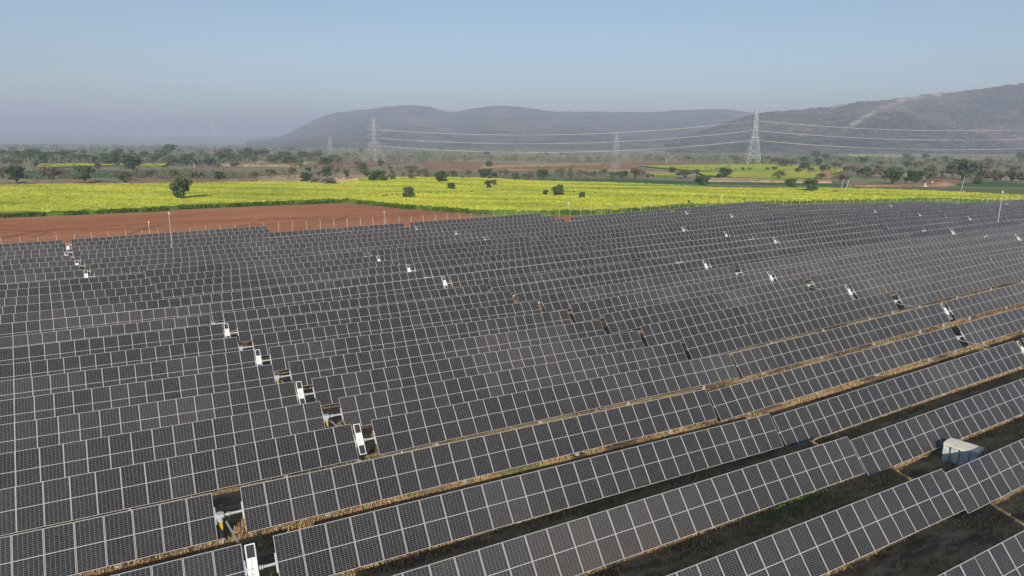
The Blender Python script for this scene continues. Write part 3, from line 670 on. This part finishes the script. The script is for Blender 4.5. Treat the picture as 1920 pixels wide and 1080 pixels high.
pole(1249, 309, 298, 'pale utility pole on the far red bank left of the lattice tower', .2, 0, False, arm=1.)

# ---------------------------------------------------------------- pylons and wires
def pylon(name, px, pyb, H, baseW, label, arms, yaw, topW=1.6, waist=.62, thick=.16, density=1.):
    x, y, z, t = hit(px, pyb)
    root = bpy.data.objects.new(name, None); COL.objects.link(root); root.location = (x, y, z); root.rotation_euler = (0, 0, yaw)
    tag(root, label, 'pylon')
    def wd(h):
        if h < waist*H: return baseW+(topW*1.7-baseW)*(h/(waist*H))
        return topW*1.7+(topW-topW*1.7)*((h-waist*H)/(H-waist*H))
    levels = [0, .17, .30, .41, .50, .58, .65, .71, .77, .83, .89, .94, 1.0]
    body = MB(); cr = lambda h, sx, sy: (sx*wd(h)/2, sy*wd(h)/2, h)
    for a, b2 in zip(levels[:-1], levels[1:]):
        h0, h1 = a*H, b2*H
        for sx in (-1, 1):
            for sy in (-1, 1): body.bar(cr(h0, sx, sy), cr(h1, sx, sy), thick*(1.1 if a < .5 else .75), 4)
        for (s0, s1) in (((-1, -1), (1, -1)), ((1, -1), (1, 1)), ((1, 1), (-1, 1)), ((-1, 1), (-1, -1))):
            if a == 0:
                m_ = tuple((Vector(cr(h1, *s0))+Vector(cr(h1, *s1)))/2)
                body.bar(cr(0, *s0), m_, thick*.7, 4); body.bar(cr(0, *s1), m_, thick*.7, 4)
                for q in (.33, .66):
                    for s in (s0, s1):
                        pa = Vector(cr(h1*q, *s)); pb = Vector(cr(0, *s)).lerp(Vector(m_), q); body.bar(pa, pb, thick*.45, 4)
                        body.bar(pb, Vector(cr(h1*min(1, q+.33), *s)), thick*.45, 4)
            else:
                body.bar(cr(h0, *s0), cr(h1, *s1), thick*.5, 4); body.bar(cr(h0, *s1), cr(h1, *s0), thick*.5, 4)
            body.bar(cr(h1, *s0), cr(h1, *s1), thick*.5, 4)
    link('lattice_body', body.mesh('lattice_body', [M['steel_far']]), root)
    att = []
    R = Matrix.Rotation(yaw, 3, 'Z')
    for (fh, ln) in arms:
        h = fh*H
        for sy in (-1, 1):
            b = MB(); w = wd(h)/2; tip = (0, sy*ln, h)
            for sx in (-1, 1): b.bar((sx*w, sy*w, h), tip, thick*.6, 4); b.bar((sx*w, sy*w, h+.035*H), tip, thick*.5, 4)
            for q in (.3, .6): b.bar((w*(1-q), sy*(w+(ln-w)*q), h), (-w*(1-q), sy*(w+(ln-w)*q), h+.035*H*(1-q)), thick*.4, 4)
            link('crossarm', b.mesh('crossarm', [M['steel_far']]), root)
            if fh < .99:
                b = MB(); b.bar(tip, (0, sy*ln, h-2.6), .12, 6); link('insulator', b.mesh('insulator', [M['greytext']]), root)
            q = Vector((0, sy*ln, h-(2.6 if fh < .99 else 0))); q = R@q; att.append((x+q.x, y+q.y, z+q.z))
    return root, att
arm4 = [(.82, 8.5), (.64, 9.5), (.465, 8.8), (1.0, 4.5)]
_, A1 = pylon('transmission_tower', 1411, 308, 56, 14, 'tall silver lattice tower in the middle distance right of centre', [(.85, 4.6), (.675, 5.2), (.495, 4.8), (1.0, 3)], math.radians(-5), 2.6, .62, .22)
_, A2 = pylon('transmission_tower', 703, 305.5, 43, 18, 'pale lattice tower with spread legs and wide arms before the long hill, left of centre', [(.83, 8), (.64, 8.5), (.46, 8), (1.0, 4)], math.radians(62), 1.7, .5, .10)
x1, y1 = np.mean([a[0] for a in A1]), np.mean([a[1] for a in A1])
# the next tower of the line stands outside the frame to the right; only its wires arrive
dx, dy = 420, 30
A3 = [(a[0]+dx, a[1]+dy, a[2]+2+(-1.5)) for a in A1]
def wires(Pa, Pb, sag, nm, i0):
    for i, (a, b) in enumerate(zip(Pa, Pb)):
        m_ = MB(); n = 40; last = None; a = Vector(a); b = Vector(b); lab = i >= 6
        for k in range(n+1):
            t = k/n; q = a.lerp(b, t); q.z -= 4*(sag*.7 if lab else sag)*t*(1-t)
            if last is not None: m_.bar(last-a, q-a, (.015 if lab else .10), 4, cap=False)
            last = q
        o = link('power_line', m_.mesh('power_line', [M['wire']]), None, loc=a)
        lv = ('top conductor', 'middle conductor', 'bottom conductor', 'earth wire')[i//2]; sd_ = ('near', 'far')[i % 2]
        tag(o, '%s %s strung %s the tall silver tower' % (sd_, lv, nm), 'power line', 'wires of the transmission line')
wires(A2, A1, 9.5, 'from the pale tower to', 0)
wires(A1, A3, 9.0, 'to the right frame edge from', 8)
pylon('transmission_tower', 1154, 319, 29, 5.5, 'small faint lattice tower among the scrub below the hills, left of the silver one', [(.85, 2.6), (.75, 2.8), (.65, 3)], .4, 1.1, .6, .035)
pylon('transmission_tower', 620, 304, 27, 6, 'slim faint lattice tower just left of the pale one with wide arms', [(.85, 3), (.72, 3.4), (.6, 3)], .8, 1.2, .6, .04)
pylon('transmission_tower', 404, 290, 58, 9, 'very faint tower in the haze near the foot of the long hill', [(.85, 6), (.7, 7), (.55, 6)], .6, 1.4, .6, .03)

# ---------------------------------------------------------------- trees
def crown_mesh(name, seed, nl, leaf, lobes, mt, low=.22, spread=1., dens=1.):
    r = np.random.default_rng(seed); cen = []
    for i in range(lobes):
        a = r.random()*6.283; rad = math.sqrt(r.random())*.34*spread; z = low+.18+(.80-low-.18)*r.random()
        rad *= 1.15*math.sqrt(max(.05, 1-((z-.5)/.45)**2)); cen.append((rad*math.cos(a), rad*math.sin(a), z, .07+.09*r.random()))
    cen.append((0, 0, .74, .15)); cen.append((.03, 0, .5, .2)); cen = np.array(cen)
    k = r.integers(0, len(cen), nl); d = r.normal(size=(nl, 3)); d /= np.linalg.norm(d, axis=1)[:, None]
    rr = cen[k, 3]*(r.random(nl)**.35)*(.8+.5*r.random(nl)); P = cen[k, :3]+d*rr[:, None]*np.array([1.1, 1.1, .85])
    P[:, 2] = np.maximum(P[:, 2], low*.6+.05*r.random(nl))
    e1 = d + r.normal(size=(nl, 3))*.7; e1 = np.cross(e1, r.normal(size=(nl, 3))); e1 /= np.linalg.norm(e1, axis=1)[:, None]
    e2 = np.cross(e1, d+r.normal(size=(nl, 3))*.5); e2 /= np.linalg.norm(e2, axis=1)[:, None]
    s = (leaf*(.6+.8*r.random(nl)))[:, None]
    V = np.stack([P-e1*s-e2*s*.6, P+e1*s-e2*s*.5, P+e1*s*.7+e2*s*.8, P-e1*s*.8+e2*s*.6], 1).reshape(-1, 3)
    return numesh(name, V, np.arange(nl*4).reshape(-1, 4), [mt])
def trunk_mesh(seed, low=.22, thick=.035):
    r = random.Random(seed); b = MB(); b.bar((0, 0, -.05), (.01, 0, low+.12), thick, 7, r2=thick*.7)
    for i in range(6):
        a = i*1.05+r.random(); z0 = low*.7+.1*r.random(); e = Vector((.24*math.cos(a), .24*math.sin(a), .45+.3*r.random()))
        m_ = Vector((.01, 0, z0)).lerp(e, .5)+Vector((0, 0, -.03)); b.bar((.01, 0, z0), m_, thick*.5, 5, r2=thick*.35); b.bar(m_, e, thick*.35, 5, r2=thick*.15)
    return b.mesh('trunk', [M['bark']])
KINDS = {}
for key, mt, leaf, nl, lobes, low, name, cat in (('d', 'leaf_d', .032, 2600, 22, .10, 'broadleaf_tree', 'tree'), ('s', 'leaf_s', .024, 1900, 18, .20, 'scrub_tree', 'tree'),
                                      ('g', 'leaf_g', .024, 1600, 14, .22, 'olive_green_tree', 'tree'), ('b', 'leaf_d', .045, 700, 6, .0, 'bush', 'bush')):
    KINDS[key] = [(crown_mesh('crown', 100+7*i+ord(key), nl, leaf, lobes, M[mt], low), trunk_mesh(i+ord(key), max(.08, low))) for i in range(4)] + [name, cat]
r_k = random.Random(5); ntree = 0
def tree(px, pyb, w, h, kind, label, group=None, parts=True):
    crop = 1.15 if 'in the mustard' in label or 'middle mustard' in label and 'in' in label.split() or 'yellow field' in label else 0.
    x, y, z, t = hit(px, pyb, crop); D = t
    z += max(0, min(1, (math.hypot(x, y)-500)/800))*(float(vnoise(np.array([x]), np.array([y]), 260, 5)[0])-.5)*5
    K = KINDS[kind]; cm, tm = K[r_k.randrange(4)]
    H = h/F*D*1.04+crop; Wd = w/F*D*1.12
    root = bpy.data.objects.new(K[4], None); COL.objects.link(root); root.location = (x, y, z); root.rotation_euler = (0, 0, r_k.random()*6.28)
    tag(root, label, K[5], group)
    for nm, me in (('crown', cm), ('trunk', tm)):
        o = link(nm, me, root); o.scale = (Wd, Wd, H)
TREES = [
 (340, 373, 40, 44, 'd', 'lone dense dark tree standing in the yellow field at left, with its shadow'),
 (237, 349, 48, 30, 's', 'wide grey-brown umbrella-shaped tree at the back edge of the left mustard'),
 (160, 345, 34, 37, 'd', 'dark tree on a clear trunk before the small green field at left'),
 (32, 345, 38, 37, 'd', 'dark tree near the left frame edge behind the mustard'),
 (98, 341, 46, 31, 's', 'sprawling grey-green tree between the two dark trees at far left'),
 (5, 336, 24, 24, 's', 'grey tree cut by the left frame edge'),
 (283, 338, 24, 22, 's', 'thin double-crowned tree just right of the umbrella-shaped tree'),
 (326, 336, 22, 20, 'g', 'olive tree peeking out above the lone dark tree'),
 (372, 335, 32, 13, 'd', 'low dark bushy tree right behind the lone dark tree'),
 (412, 339, 22, 20, 'd', 'small round dark tree on the reddish strip, right of the lone tree'),
 (478, 338, 20, 18, 's', 'grey round tree at the left end of the golden grass bank'),
 (508, 329, 24, 13, 'd', 'flat dark tree above the golden grass bank'),
 (549, 327, 14, 14, 'd', 'small dark tree above the right end of the golden grass bank'),
 (573, 345, 22, 24, 'd', 'dark leaning tree at the right end of the golden grass bank'),
 (592, 347, 20, 15, 's', 'low brownish tree between the two dark trees left of the haystacks'),
 (614, 336, 24, 24, 'd', 'dark tree crown standing behind the bushes left of the haystacks'),
 (618, 350, 34, 17, 'g', 'olive bushy tree at the field edge left of the haystacks'),
 (565, 315, 10, 18, 'd', 'narrow dark tree farther back, above the golden grass bank'),
 (650, 335, 12, 18, 'd', 'small slim dark tree just above the haystacks'),
 (682, 327, 22, 24, 'd', 'dark tree behind the round one at the mustard corner'),
 (709, 343, 36, 26, 'd', 'round dense dark tree at the corner where the mustard widens'),
 (770, 331, 26, 24, 's', 'greyish tree above the back edge of the middle mustard'),
 (732, 325, 12, 16, 's', 'thin grey tree right of the round corner tree'),
 (797, 334, 18, 20, 'g', 'olive tree left of the dark pair on the back mustard edge'),
 (828, 346, 24, 27, 'd', 'dark tree hanging over the back edge of the middle mustard'),
 (846, 354.5, 16, 14, 'd', 'small round tree in the mustard below the dark overhanging one'),
 (872, 359, 8, 4.5, 'b', 'tiny dark bush in the middle of the mustard'),
 (766, 371, 22, 24, 'd', 'ragged dark tree at the furrow in the middle mustard'),
 (785, 368, 14, 8, 'b', 'low bush touching the right side of the ragged mustard tree'),
 (916, 353, 14, 17, 'd', 'small tree in the mustard with a brownish neighbour on its right'),
 (926, 348, 16, 13, 's', 'brownish crown leaning right beside a small tree in the mustard'),
 (909, 336, 30, 22, 'd', 'broad dark tree on the back mustard edge right of centre'),
 (928, 334, 12, 12, 'd', 'small dark tree leaning on the broad one at the back mustard edge'),
 (917, 314, 14, 13, 'd', 'round tree standing alone on the far tan ground'),
 (948, 336, 16, 20, 's', 'grey tree next to the broad dark tree on the back edge'),
 (965, 338, 12, 11, 'd', 'small dark tree left of the long wheat strip'),
 (990, 337, 18, 13, 's', 'brownish bushy tree at the left end of the wheat strip'),
 (1019, 336, 28, 20, 'd', 'wide dark tree above the left end of the wheat strip'),
 (1053, 332, 14, 14, 'g', 'olive tree on the tan slope above the wheat strip'),
 (1070, 335, 16, 14, 's', 'scrubby tree right of the olive one above the wheat strip'),
 (1022, 366, 12, 12, 'd', 'small dark tree in the mustard left of the round one'),
 (1048, 367, 23, 23, 'd', 'round dark tree in the mustard between two smaller ones'),
 (1091, 371, 13, 13, 'd', 'small leaning tree in the mustard right of the round one'),
 (1114, 330, 12, 10, 'd', 'small round tree on the reddish slope above the wheat'),
 (1133, 328, 15, 12, 's', 'brown-grey tree on the reddish slope beside a rounder green one'),
 (1163, 334, 16, 14, 'd', 'dark tree below the small faint tower'),
 (1192, 337, 26, 24, 'g', 'large olive tree at the right end of the reddish slope'),
 (1214, 338, 14, 14, 's', 'scrubby tree right of the large olive one'),
 (1261, 326, 14, 14, 'd', 'small dark tree between two mustard strips'),
 (1284, 335, 46, 16, 's', 'wide low thicket-like tree left of the dark crooked tree'),
 (1306, 330, 10, 14, 'd', 'small grey-green tree above the wide low one'),
 (1318, 353, 32, 25, 'd', 'crooked dark tree on the brown strip by the mustard'),
 (1358, 334, 28, 21, 'd', 'big round tree before the upper mustard strips, left of the tower'),
 (1393, 321, 7, 8, 'd', 'tiny tree below the tall silver tower, left one'),
 (1403, 321, 9, 5, 'b', 'tiny bush below the tall silver tower'),
 (1438, 321, 8, 8, 'd', 'tiny dark tree right of the tall silver tower base'),
 (1452, 320, 13, 8, 'd', 'small flat dark tree right of the tall silver tower base'),
 (1461, 338, 27, 20, 'g', 'pale half-bare tree before the upper mustard strip'),
 (1481, 357, 23, 24, 'd', 'fresh dark green tree on the wheat strip right of the pale tree'),
 (1520, 359, 27, 26, 'd', 'dark tree beside the dirt mounds in the mustard'),
 (1504, 363, 14, 6, 'b', 'dark bush at the left foot of the dirt mounds'),
 (1535, 364, 20, 7, 'b', 'dark bush lying against the first dirt mound'),
 (1291, 381.5, 7, 8, 'b', 'lone small bush in the mustard near the panels'),
 (1540, 336, 22, 12, 's', 'brown thicket left of the scrub hill behind the mounds'),
 (1576, 343, 34, 18, 's', 'dark grey thicket behind the dirt mounds'),
 (1600, 327, 22, 18, 's', 'grey tree above the thicket behind the mounds'),
 (1530, 298, 20, 17, 'd', 'tall hazy dark tree standing out against the foot of the right hill'),
 (1622, 331, 22, 18, 'd', 'dark tree left of the dense wood at right'),
 (1650, 333, 24, 20, 's', 'greyish tree in the wood left of the two round dark trees'),
 (1673, 346, 38, 30, 'd', 'left one of two round dark trees behind the stubble field'),
 (1716, 346, 34, 28, 'd', 'right one of two round dark trees behind the stubble field'),
 (1804, 338, 54, 44, 'd', 'largest dark tree, above the reddish bank at right'),
 (1842, 336, 34, 32, 's', 'grey crown at the right shoulder of the largest dark tree'),
 (1866, 344, 34, 26, 'g', 'olive tree right of the largest dark tree'),
 (1898, 344, 40, 28, 's', 'broad grey thicket at the right frame edge'),
 (1832, 346, 20, 10, 'd', 'low dark tree under the grey crown right of the largest tree'),
 (1735, 299, 16, 13, 'd', 'far dark tree above the small distant mustard patch'),
 (1752, 304, 14, 9, 'd', 'far low dark tree right of the distant mustard patch'),
 (1771, 306, 14, 15, 'd', 'far dark tree left of the largest dark tree'),
 (1706, 306, 24, 14, 's', 'far grey tree left of the small distant mustard patch'),
 (1913, 302, 16, 20, 'd', 'tall hazy tree at the right edge below the hill'),
 (250, 322, 34, 32, 'd', 'tall dark cluster tree behind the umbrella-shaped tree'),
 (217, 316, 20, 34, 'd', 'tall narrow dark tree left of the dark cluster at left'),
 (101, 307, 17, 19, 'd', 'round dark tree above the far mustard strip at left'),
 (82, 309, 14, 14, 'd', 'dark tree at the left end of the far mustard strip'),
 (66, 318, 12, 20, 's', 'grey tree left of the far mustard strip'),
 (318, 291, 28, 22, 'd', 'big hazy tree standing high above the far tree line'),
 (62, 286, 28, 9, 'd', 'far hazy dark clump near the left edge'),
 (185, 320, 12, 15, 'd', 'small dark tree in front of the far mustard strip at left'),
 (393, 311, 22, 18, 'd', 'dark tree left of the tan ground in the middle distance at left'),
 (440, 313, 18, 8, 'd', 'low dark tree on the tan ground at left'),
]
for T in TREES: tree(*T)
ZONES = [  # x0, x1, y0, y1, h0, h1, count, kinds, label, group
 (0, 640, 297, 313, 13, 23, 70, 'dsdgd', 'mid green tree in the broken tree belt behind the far mustard strip at left', 'trees of the belt behind the left fields'),
 (0, 1100, 283, 296, 6, 11, 20, 'dsdg', 'small hazy tree scattered over the distant plain', 'hazy trees on the distant plain'),
 (720, 1210, 325, 337, 7, 15, 34, 'sdgs', 'small scrub tree in the thin line behind the middle mustard', 'scrub trees behind the middle mustard'),
 (1440, 1920, 300, 330, 9, 18, 50, 'dsdsg', 'tree of the loose wood between the right fields and the hill foot', 'trees of the wood below the right hill'),
 (1200, 1640, 297, 306, 5, 9, 20, 'dsd', 'small tree in the distant row on either side of the silver tower', 'distant row of trees by the tower'),
 (1600, 1920, 330, 348, 12, 22, 20, 'sdsg', 'scrubby tree in the thicket behind the stubble field at right', 'thicket trees behind the stubble field'),
 (540, 720, 312, 334, 7, 13, 14, 'sgd', 'low scrub tree on the rough ground above the haystacks', 'scrub trees above the haystacks'),
]
for (x0, x1, y0, y1, h0, h1, cnt, ks, lab, grp) in ZONES:
    for i in range(cnt):
        px = x0+(x1-x0)*((i+r_k.random())/cnt); py = y0+(y1-y0)*r_k.random(); h = h0+(h1-h0)*r_k.random()
        tree(px, py, h*(.9+.6*r_k.random()), h, r_k.choice(ks), lab, grp)

# far woods, hedges and brush: uncountable, one sheet of leaf clumps each
def wood(name, gen, n_leaf, leaf, mt, label):
    P = []; S = []
    for (x, y, z, w, h) in gen:
        k = n_leaf; d = rng.normal(size=(k, 3)); d /= np.linalg.norm(d, axis=1)[:, None]; rr = rng.random(k)**.4
        q = d*rr[:, None]*np.array([w/2, w/2, h/2])+np.array([x, y, z+h*.48]); P.append(q); S.append(np.full(k, leaf*h))
    P = np.concatenate(P); S = np.concatenate(S)[:, None]*(.6+.8*rng.random((len(P), 1)))
    e1 = rng.normal(size=P.shape); e1 /= np.linalg.norm(e1, axis=1)[:, None]; e2 = np.cross(e1, rng.normal(size=P.shape)); e2 /= np.linalg.norm(e2, axis=1)[:, None]
    V = np.stack([P-e1*S, P+e2*S, P+e1*S, P-e2*S], 1).reshape(-1, 3)
    o = link(name, numesh(name, V, np.arange(len(V)).reshape(-1, 4), [M[mt]])); tag(o, label, None, None, 'stuff'); o['category'] = 'vegetation'
def far_gen(n, y0, y1, x0, x1, h0, h1, thr):
    out = []
    while len(out) < n:
        px = x0+(x1-x0)*rng.random(); py = y0+(y1-y0)*rng.random()**1.0
        d = ray(px, py); t = -CAMZ/d[2]
        if t < 0 or t > 9000: continue
        x, y = d[0]*t, d[1]*t
        if vnoise(np.array([x]), np.array([y]), 170, 91, 3)[0] < thr: continue
        z = (float(vnoise(np.array([x]), np.array([y]), 260, 5)[0])-.5)*5*max(0, min(1, (math.hypot(x, y)-500)/800))
        h = h0+(h1-h0)*rng.random(); out.append((x, y, z, h*(1+rng.random()), h))
    return out
wood('distant_woodland', far_gen(1700, 271.5, 284, -80, 2000, 5, 12, .48), 26, .12, 'leaf_f', 'hazy woodland fading into the plain below the horizon')
wood('brushland', far_gen(2100, 281, 310, -80, 2000, 3, 8, .45), 26, .11, 'leaf_f', 'loose brush over the middle distance')
wood('thicket', far_gen(900, 303, 338, -40, 1990, 1.2, 4.0, .50), 22, .12, 'leaf_s', 'low dry brush between the fields')

# haystacks, mounds
def hay():
    for i, px in enumerate((631, 638, 645, 652, 658, 664, 669)):
        x, y, z, t = hit(px, 343); b = MB(); r = random.Random(i); n = 11; h = 2.6*(.8+.35*r.random()); R0 = 1.7
        ring = [(R0*1.0, 0), (R0*1.05, h*.25), (R0*.85, h*.55), (R0*.5, h*.82), (.08, h)]
        for (ra, za), (rb, zb) in zip(ring[:-1], ring[1:]):
            for k in range(n):
                a0, a1 = 2*math.pi*k/n, 2*math.pi*(k+1)/n; j = lambda a: 1+.1*math.sin(a*3+i)
                b.quad((ra*math.cos(a0)*j(a0), ra*math.sin(a0)*j(a0), za), (ra*math.cos(a1)*j(a1), ra*math.sin(a1)*j(a1), za), (rb*math.cos(a1)*j(a1), rb*math.sin(a1)*j(a1), zb), (rb*math.cos(a0)*j(a0), rb*math.sin(a0)*j(a0), zb))
        o = link('haystack', b.mesh('haystack', [M['drygrass']], True), None, loc=(x, y, z)); o.scale = (1+.2*r.random(), 1, 1)
        tag(o, 'ochre haystack, %s from the left in the row at the mustard edge' % ORD[i], 'haystack', 'row of haystacks')
hay()
def mound(px, py, w, h, label, mt='bank'):
    x, y, z, t = hit(px, py); Wd = w/F*t; H = h/F*t; n = 28; X, Y = np.meshgrid(np.linspace(-1, 1, n), np.linspace(-1, 1, n)); r = np.hypot(X, Y)
    Z = np.clip(1-r, 0, 1)**.8*H*(.75+.5*vnoise(X*10+px, Y*10, 4, 3)) - .15; V = np.stack([X*Wd/2, Y*Wd*.35, Z], -1).reshape(-1, 3); ix = np.arange(n*n).reshape(n, n)
    o = link('dirt_mound', numesh('dirt_mound', V, np.stack([ix[:-1, :-1], ix[:-1, 1:], ix[1:, 1:], ix[1:, :-1]], -1).reshape(-1, 4), [M[mt]], smooth=True), None, loc=(x, y, z))
    tag(o, label, 'mound')
mound(1566, 366, 40, 11, 'reddish brown dirt mound in the mustard, the larger one', 'bank')
mound(1596, 366.5, 28, 8, 'smaller reddish dirt mound at the right of the larger one', 'bank')
mound(1518, 363, 44, 8, 'brown scrubby earth heap under the dark tree at the mounds', 'brown')
mound(1545, 333, 44, 14, 'scrub covered reddish hummock behind the right mustard strip', 'bank')
mound(1765, 349, 62, 13, 'reddish eroded bank below the largest dark tree', 'bank')

# ---------------------------------------------------------------- wrapped crate between the rows
def crate():
    x, y, z, t = hit(1808, 874)
    root = bpy.data.objects.new('wrapped_crate', None); COL.objects.link(root); root.location = (x, y+.3, z); root.rotation_euler = (0, 0, math.radians(38))
    tag(root, 'crate wrapped in grey-blue plastic with dusty cream top, on the ground between two rows', 'crate')
    def skin(w, d, h0, h1, amp, seed, mt, nm):
        n = 14; V = []; Fq = []; r = np.random.default_rng(seed)
        def wall(f):
            i0 = len(V)
            for j in range(n+1):
                for k in range(n+1): V.append(f(k/n, j/n))
            for j in range(n):
                for k in range(n): a = i0+j*(n+1)+k; Fq.append((a, a+1, a+n+2, a+n+1))
        q = lambda u, v: (vnoise(np.array([u*8+seed]), np.array([v*8+seed*2]), 2, seed, 3)[0]-.5)*amp
        wall(lambda u, v: (-w/2+w*u, -d/2-q(u, v), h0+(h1-h0)*v)); wall(lambda u, v: (w/2-w*u, d/2+q(u+3, v), h0+(h1-h0)*v))
        wall(lambda u, v: (w/2+q(u+7, v), -d/2+d*u, h0+(h1-h0)*v)); wall(lambda u, v: (-w/2-q(u+5, v), d/2-d*u, h0+(h1-h0)*v))
        wall(lambda u, v: (-w/2+w*u, -d/2+d*v, h1+q(u+9, v+4)*.6+.03*math.sin(u*3)))
        return numesh(nm, V, Fq, [mt], smooth=True)
    wrap = simple('plastic_wrap', (.58, .64, .64), .25, 0, .35, 5)
    link('plastic_wrap', skin(1.15, 1.9, .12, 1.22, .10, 4, wrap, 'plastic_wrap'), root)
    link('top_sheet', skin(1.18, 1.93, 1.12, 1.30, .07, 9, M['card'], 'top_sheet'), root)
    b = MB()
    for k in (-.5, 0, .5): b.box(-.56, .56, k*1.7-.06, k*1.7+.06, 0, .12)
    link('pallet', b.mesh('pallet', [M['card']]), root)
    b = MB()
    for yy in (-.55, .0, .5): b.box(.60, .645, yy-.012, yy+.012, .12, 1.16); b.box(-.645, -.60, yy-.012, yy+.012, .12, 1.16)
    for xx in (-.3, .3): b.box(xx-.012, xx+.012, -1.01, -.97, .12, 1.16)
    link('strap', b.mesh('strap', [M['strap']]), root)
crate()
# red conduits
def conduit(a, b, lab):
    pa = hit(*a); pb = hit(*b, ); m_ = MB(); A = Vector((pa[0], pa[1], pa[2]+.55)); B = Vector((pb[0], pb[1], pb[2]+.04))
    mid = A.lerp(B, .35)+Vector((0, 0, -.12)); m_.bar((0, 0, 0), mid-A, .045, 8); m_.bar(mid-A, B-A, .045, 8)
    tag(link('red_conduit', m_.mesh('red_conduit', [M['red']], True), None, loc=A), lab, 'pipe', 'red cable conduits')
conduit((752, 1038), (778, 1063), 'red cable conduit hanging from a panel row at bottom, the longer one')
conduit((663, 953), (672, 958), 'short red cable conduit under the panel row above the longer one')

# ---------------------------------------------------------------- grass between the rows
def grass(n, region, hmin, hmax, green, label, nm):
    s0, s1, p0, p1 = region; s = s0+(s1-s0)*rng.random(n); p = p0+(p1-p0)*rng.random(n)
    x, y = sp2xy(s, p); dn = vnoise(x, y, 1.4, 61, 3); keep = dn > .33+.14*rng.random(n)
    x, y = x[keep], y[keep]
    px, py, d = project(np.column_stack([x, y, np.full(len(x), .6)])); ok = (d > 2) & (px > -60) & (px < 1990) & (py < 1250) & (py > 0)
    x, y = x[ok], y[ok]; z = ground_z(x, y); m = len(x); h = (hmin+(hmax-hmin)*rng.random(m)**2)[:, None]
    a = rng.random(m)*6.283; e = np.stack([np.cos(a), np.sin(a), np.zeros(m)], 1)*.014*(1+rng.random((m, 1))*1.5)
    P = np.column_stack([x, y, z-.02]); ln = rng.normal(size=(m, 3))*.5; ln[:, 2] = 1; ln /= np.linalg.norm(ln, axis=1)[:, None]
    V = np.stack([P-e, P+e, P+ln*h], 1).reshape(-1, 3); g = np.repeat(np.clip((vnoise(x, y, 5, 71, 2)-.70)*6, 0, .7) if green is None else np.full(m, green), 3)
    o = link(nm, numesh(nm, V, np.arange(len(V)).reshape(-1, 3), [M['blade']], attrs={'green': g})); tag(o, label, 'grass', None, 'stuff')
grass(700000, (-12, 80, 2, 36), .06, .34, None, 'dry straw coloured grass on the ground between the near rows', 'dry_grass')
grass(120000, (-15, 130, 36, 62), .08, .34, None, 'dry straw coloured grass seen through the gaps of farther rows', 'dry_grass')
def weeds():
    Ps = []
    for (px, py, k, sp) in ((1478, 948, 620, 1.6), (1530, 930, 300, 1.2), (1440, 975, 240, 1.2), (930, 995, 90, .5), (1700, 1010, 40, 1.5)):
        x, y, z, t = hit(px, py); q = rng.normal(size=(k, 3))*np.array([sp, sp*.6, 0])+np.array([x, y, z]); q[:, 2] += .05+.45*rng.random(k)**1.5; Ps.append(q)
    P = np.concatenate(Ps); m = len(P); S = .05+.05*rng.random((m, 1)); e1 = rng.normal(size=(m, 3)); e1[:, 2] *= .4; e1 /= np.linalg.norm(e1, axis=1)[:, None]
    e2 = np.cross(e1, np.array([0, 0, 1.])+rng.normal(size=(m, 3))*.4); e2 /= np.linalg.norm(e2, axis=1)[:, None]
    V = np.stack([P-e1*S, P+e2*S*.6, P+e1*S, P-e2*S*.6], 1).reshape(-1, 3)
    me = numesh('weeds', V, np.arange(len(V)).reshape(-1, 4), [M['blade']], attrs={'green': np.ones(len(V))})
    tag(link('green_weeds', me), 'patch of leafy green weeds in the shade between two near rows', 'weeds', None, 'stuff')
weeds()

def stones():
    n = 5000; s = -12+90*rng.random(n); p = 2+38*rng.random(n); x, y = sp2xy(s, p); z = ground_z(x, y)+.01; S = (.02+.09*rng.random(n)**4)
    O = np.array([(1, 0, 0), (0, 1, 0), (-1, 0, 0), (0, -1, 0), (0, 0, .7), (0, 0, -.5)]); Ft = np.array([(0, 1, 4), (1, 2, 4), (2, 3, 4), (3, 0, 4), (1, 0, 5), (2, 1, 5), (3, 2, 5), (0, 3, 5)])
    V = (np.column_stack([x, y, z])[:, None]+O[None]*S[:, None, None]*(.6+.8*rng.random((n, 6, 1)))).reshape(-1, 3)
    tag(link('stones', numesh('stones', V, (Ft[None]+6*np.arange(n)[:, None, None]).reshape(-1, 3), [M['concrete']])), 'small pale stones strewn between the near rows', 'stones', None, 'stuff')
stones()

# ---------------------------------------------------------------- haze
HZ = 15500.
b = MB(); b.box(-HZ, HZ, -HZ*.2, HZ, -8, 400)
hz = link('haze', b.mesh('haze', [])); tag(hz, kind='stuff')
m = bpy.data.materials.new('haze_air'); m.use_nodes = True; nt = m.node_tree; nt.nodes.clear()
out = nt.nodes.new('ShaderNodeOutputMaterial'); pv = nt.nodes.new('ShaderNodeVolumePrincipled')
pv.inputs['Color'].default_value = (.58, .66, .84, 1); pv.inputs['Density'].default_value = .00027; pv.inputs['Anisotropy'].default_value = 0.0
nt.links.new(pv.outputs[0], out.inputs['Volume']); hz.data.materials.append(m)
print('trackers', len(trackers), 'objects', len(bpy.data.objects))
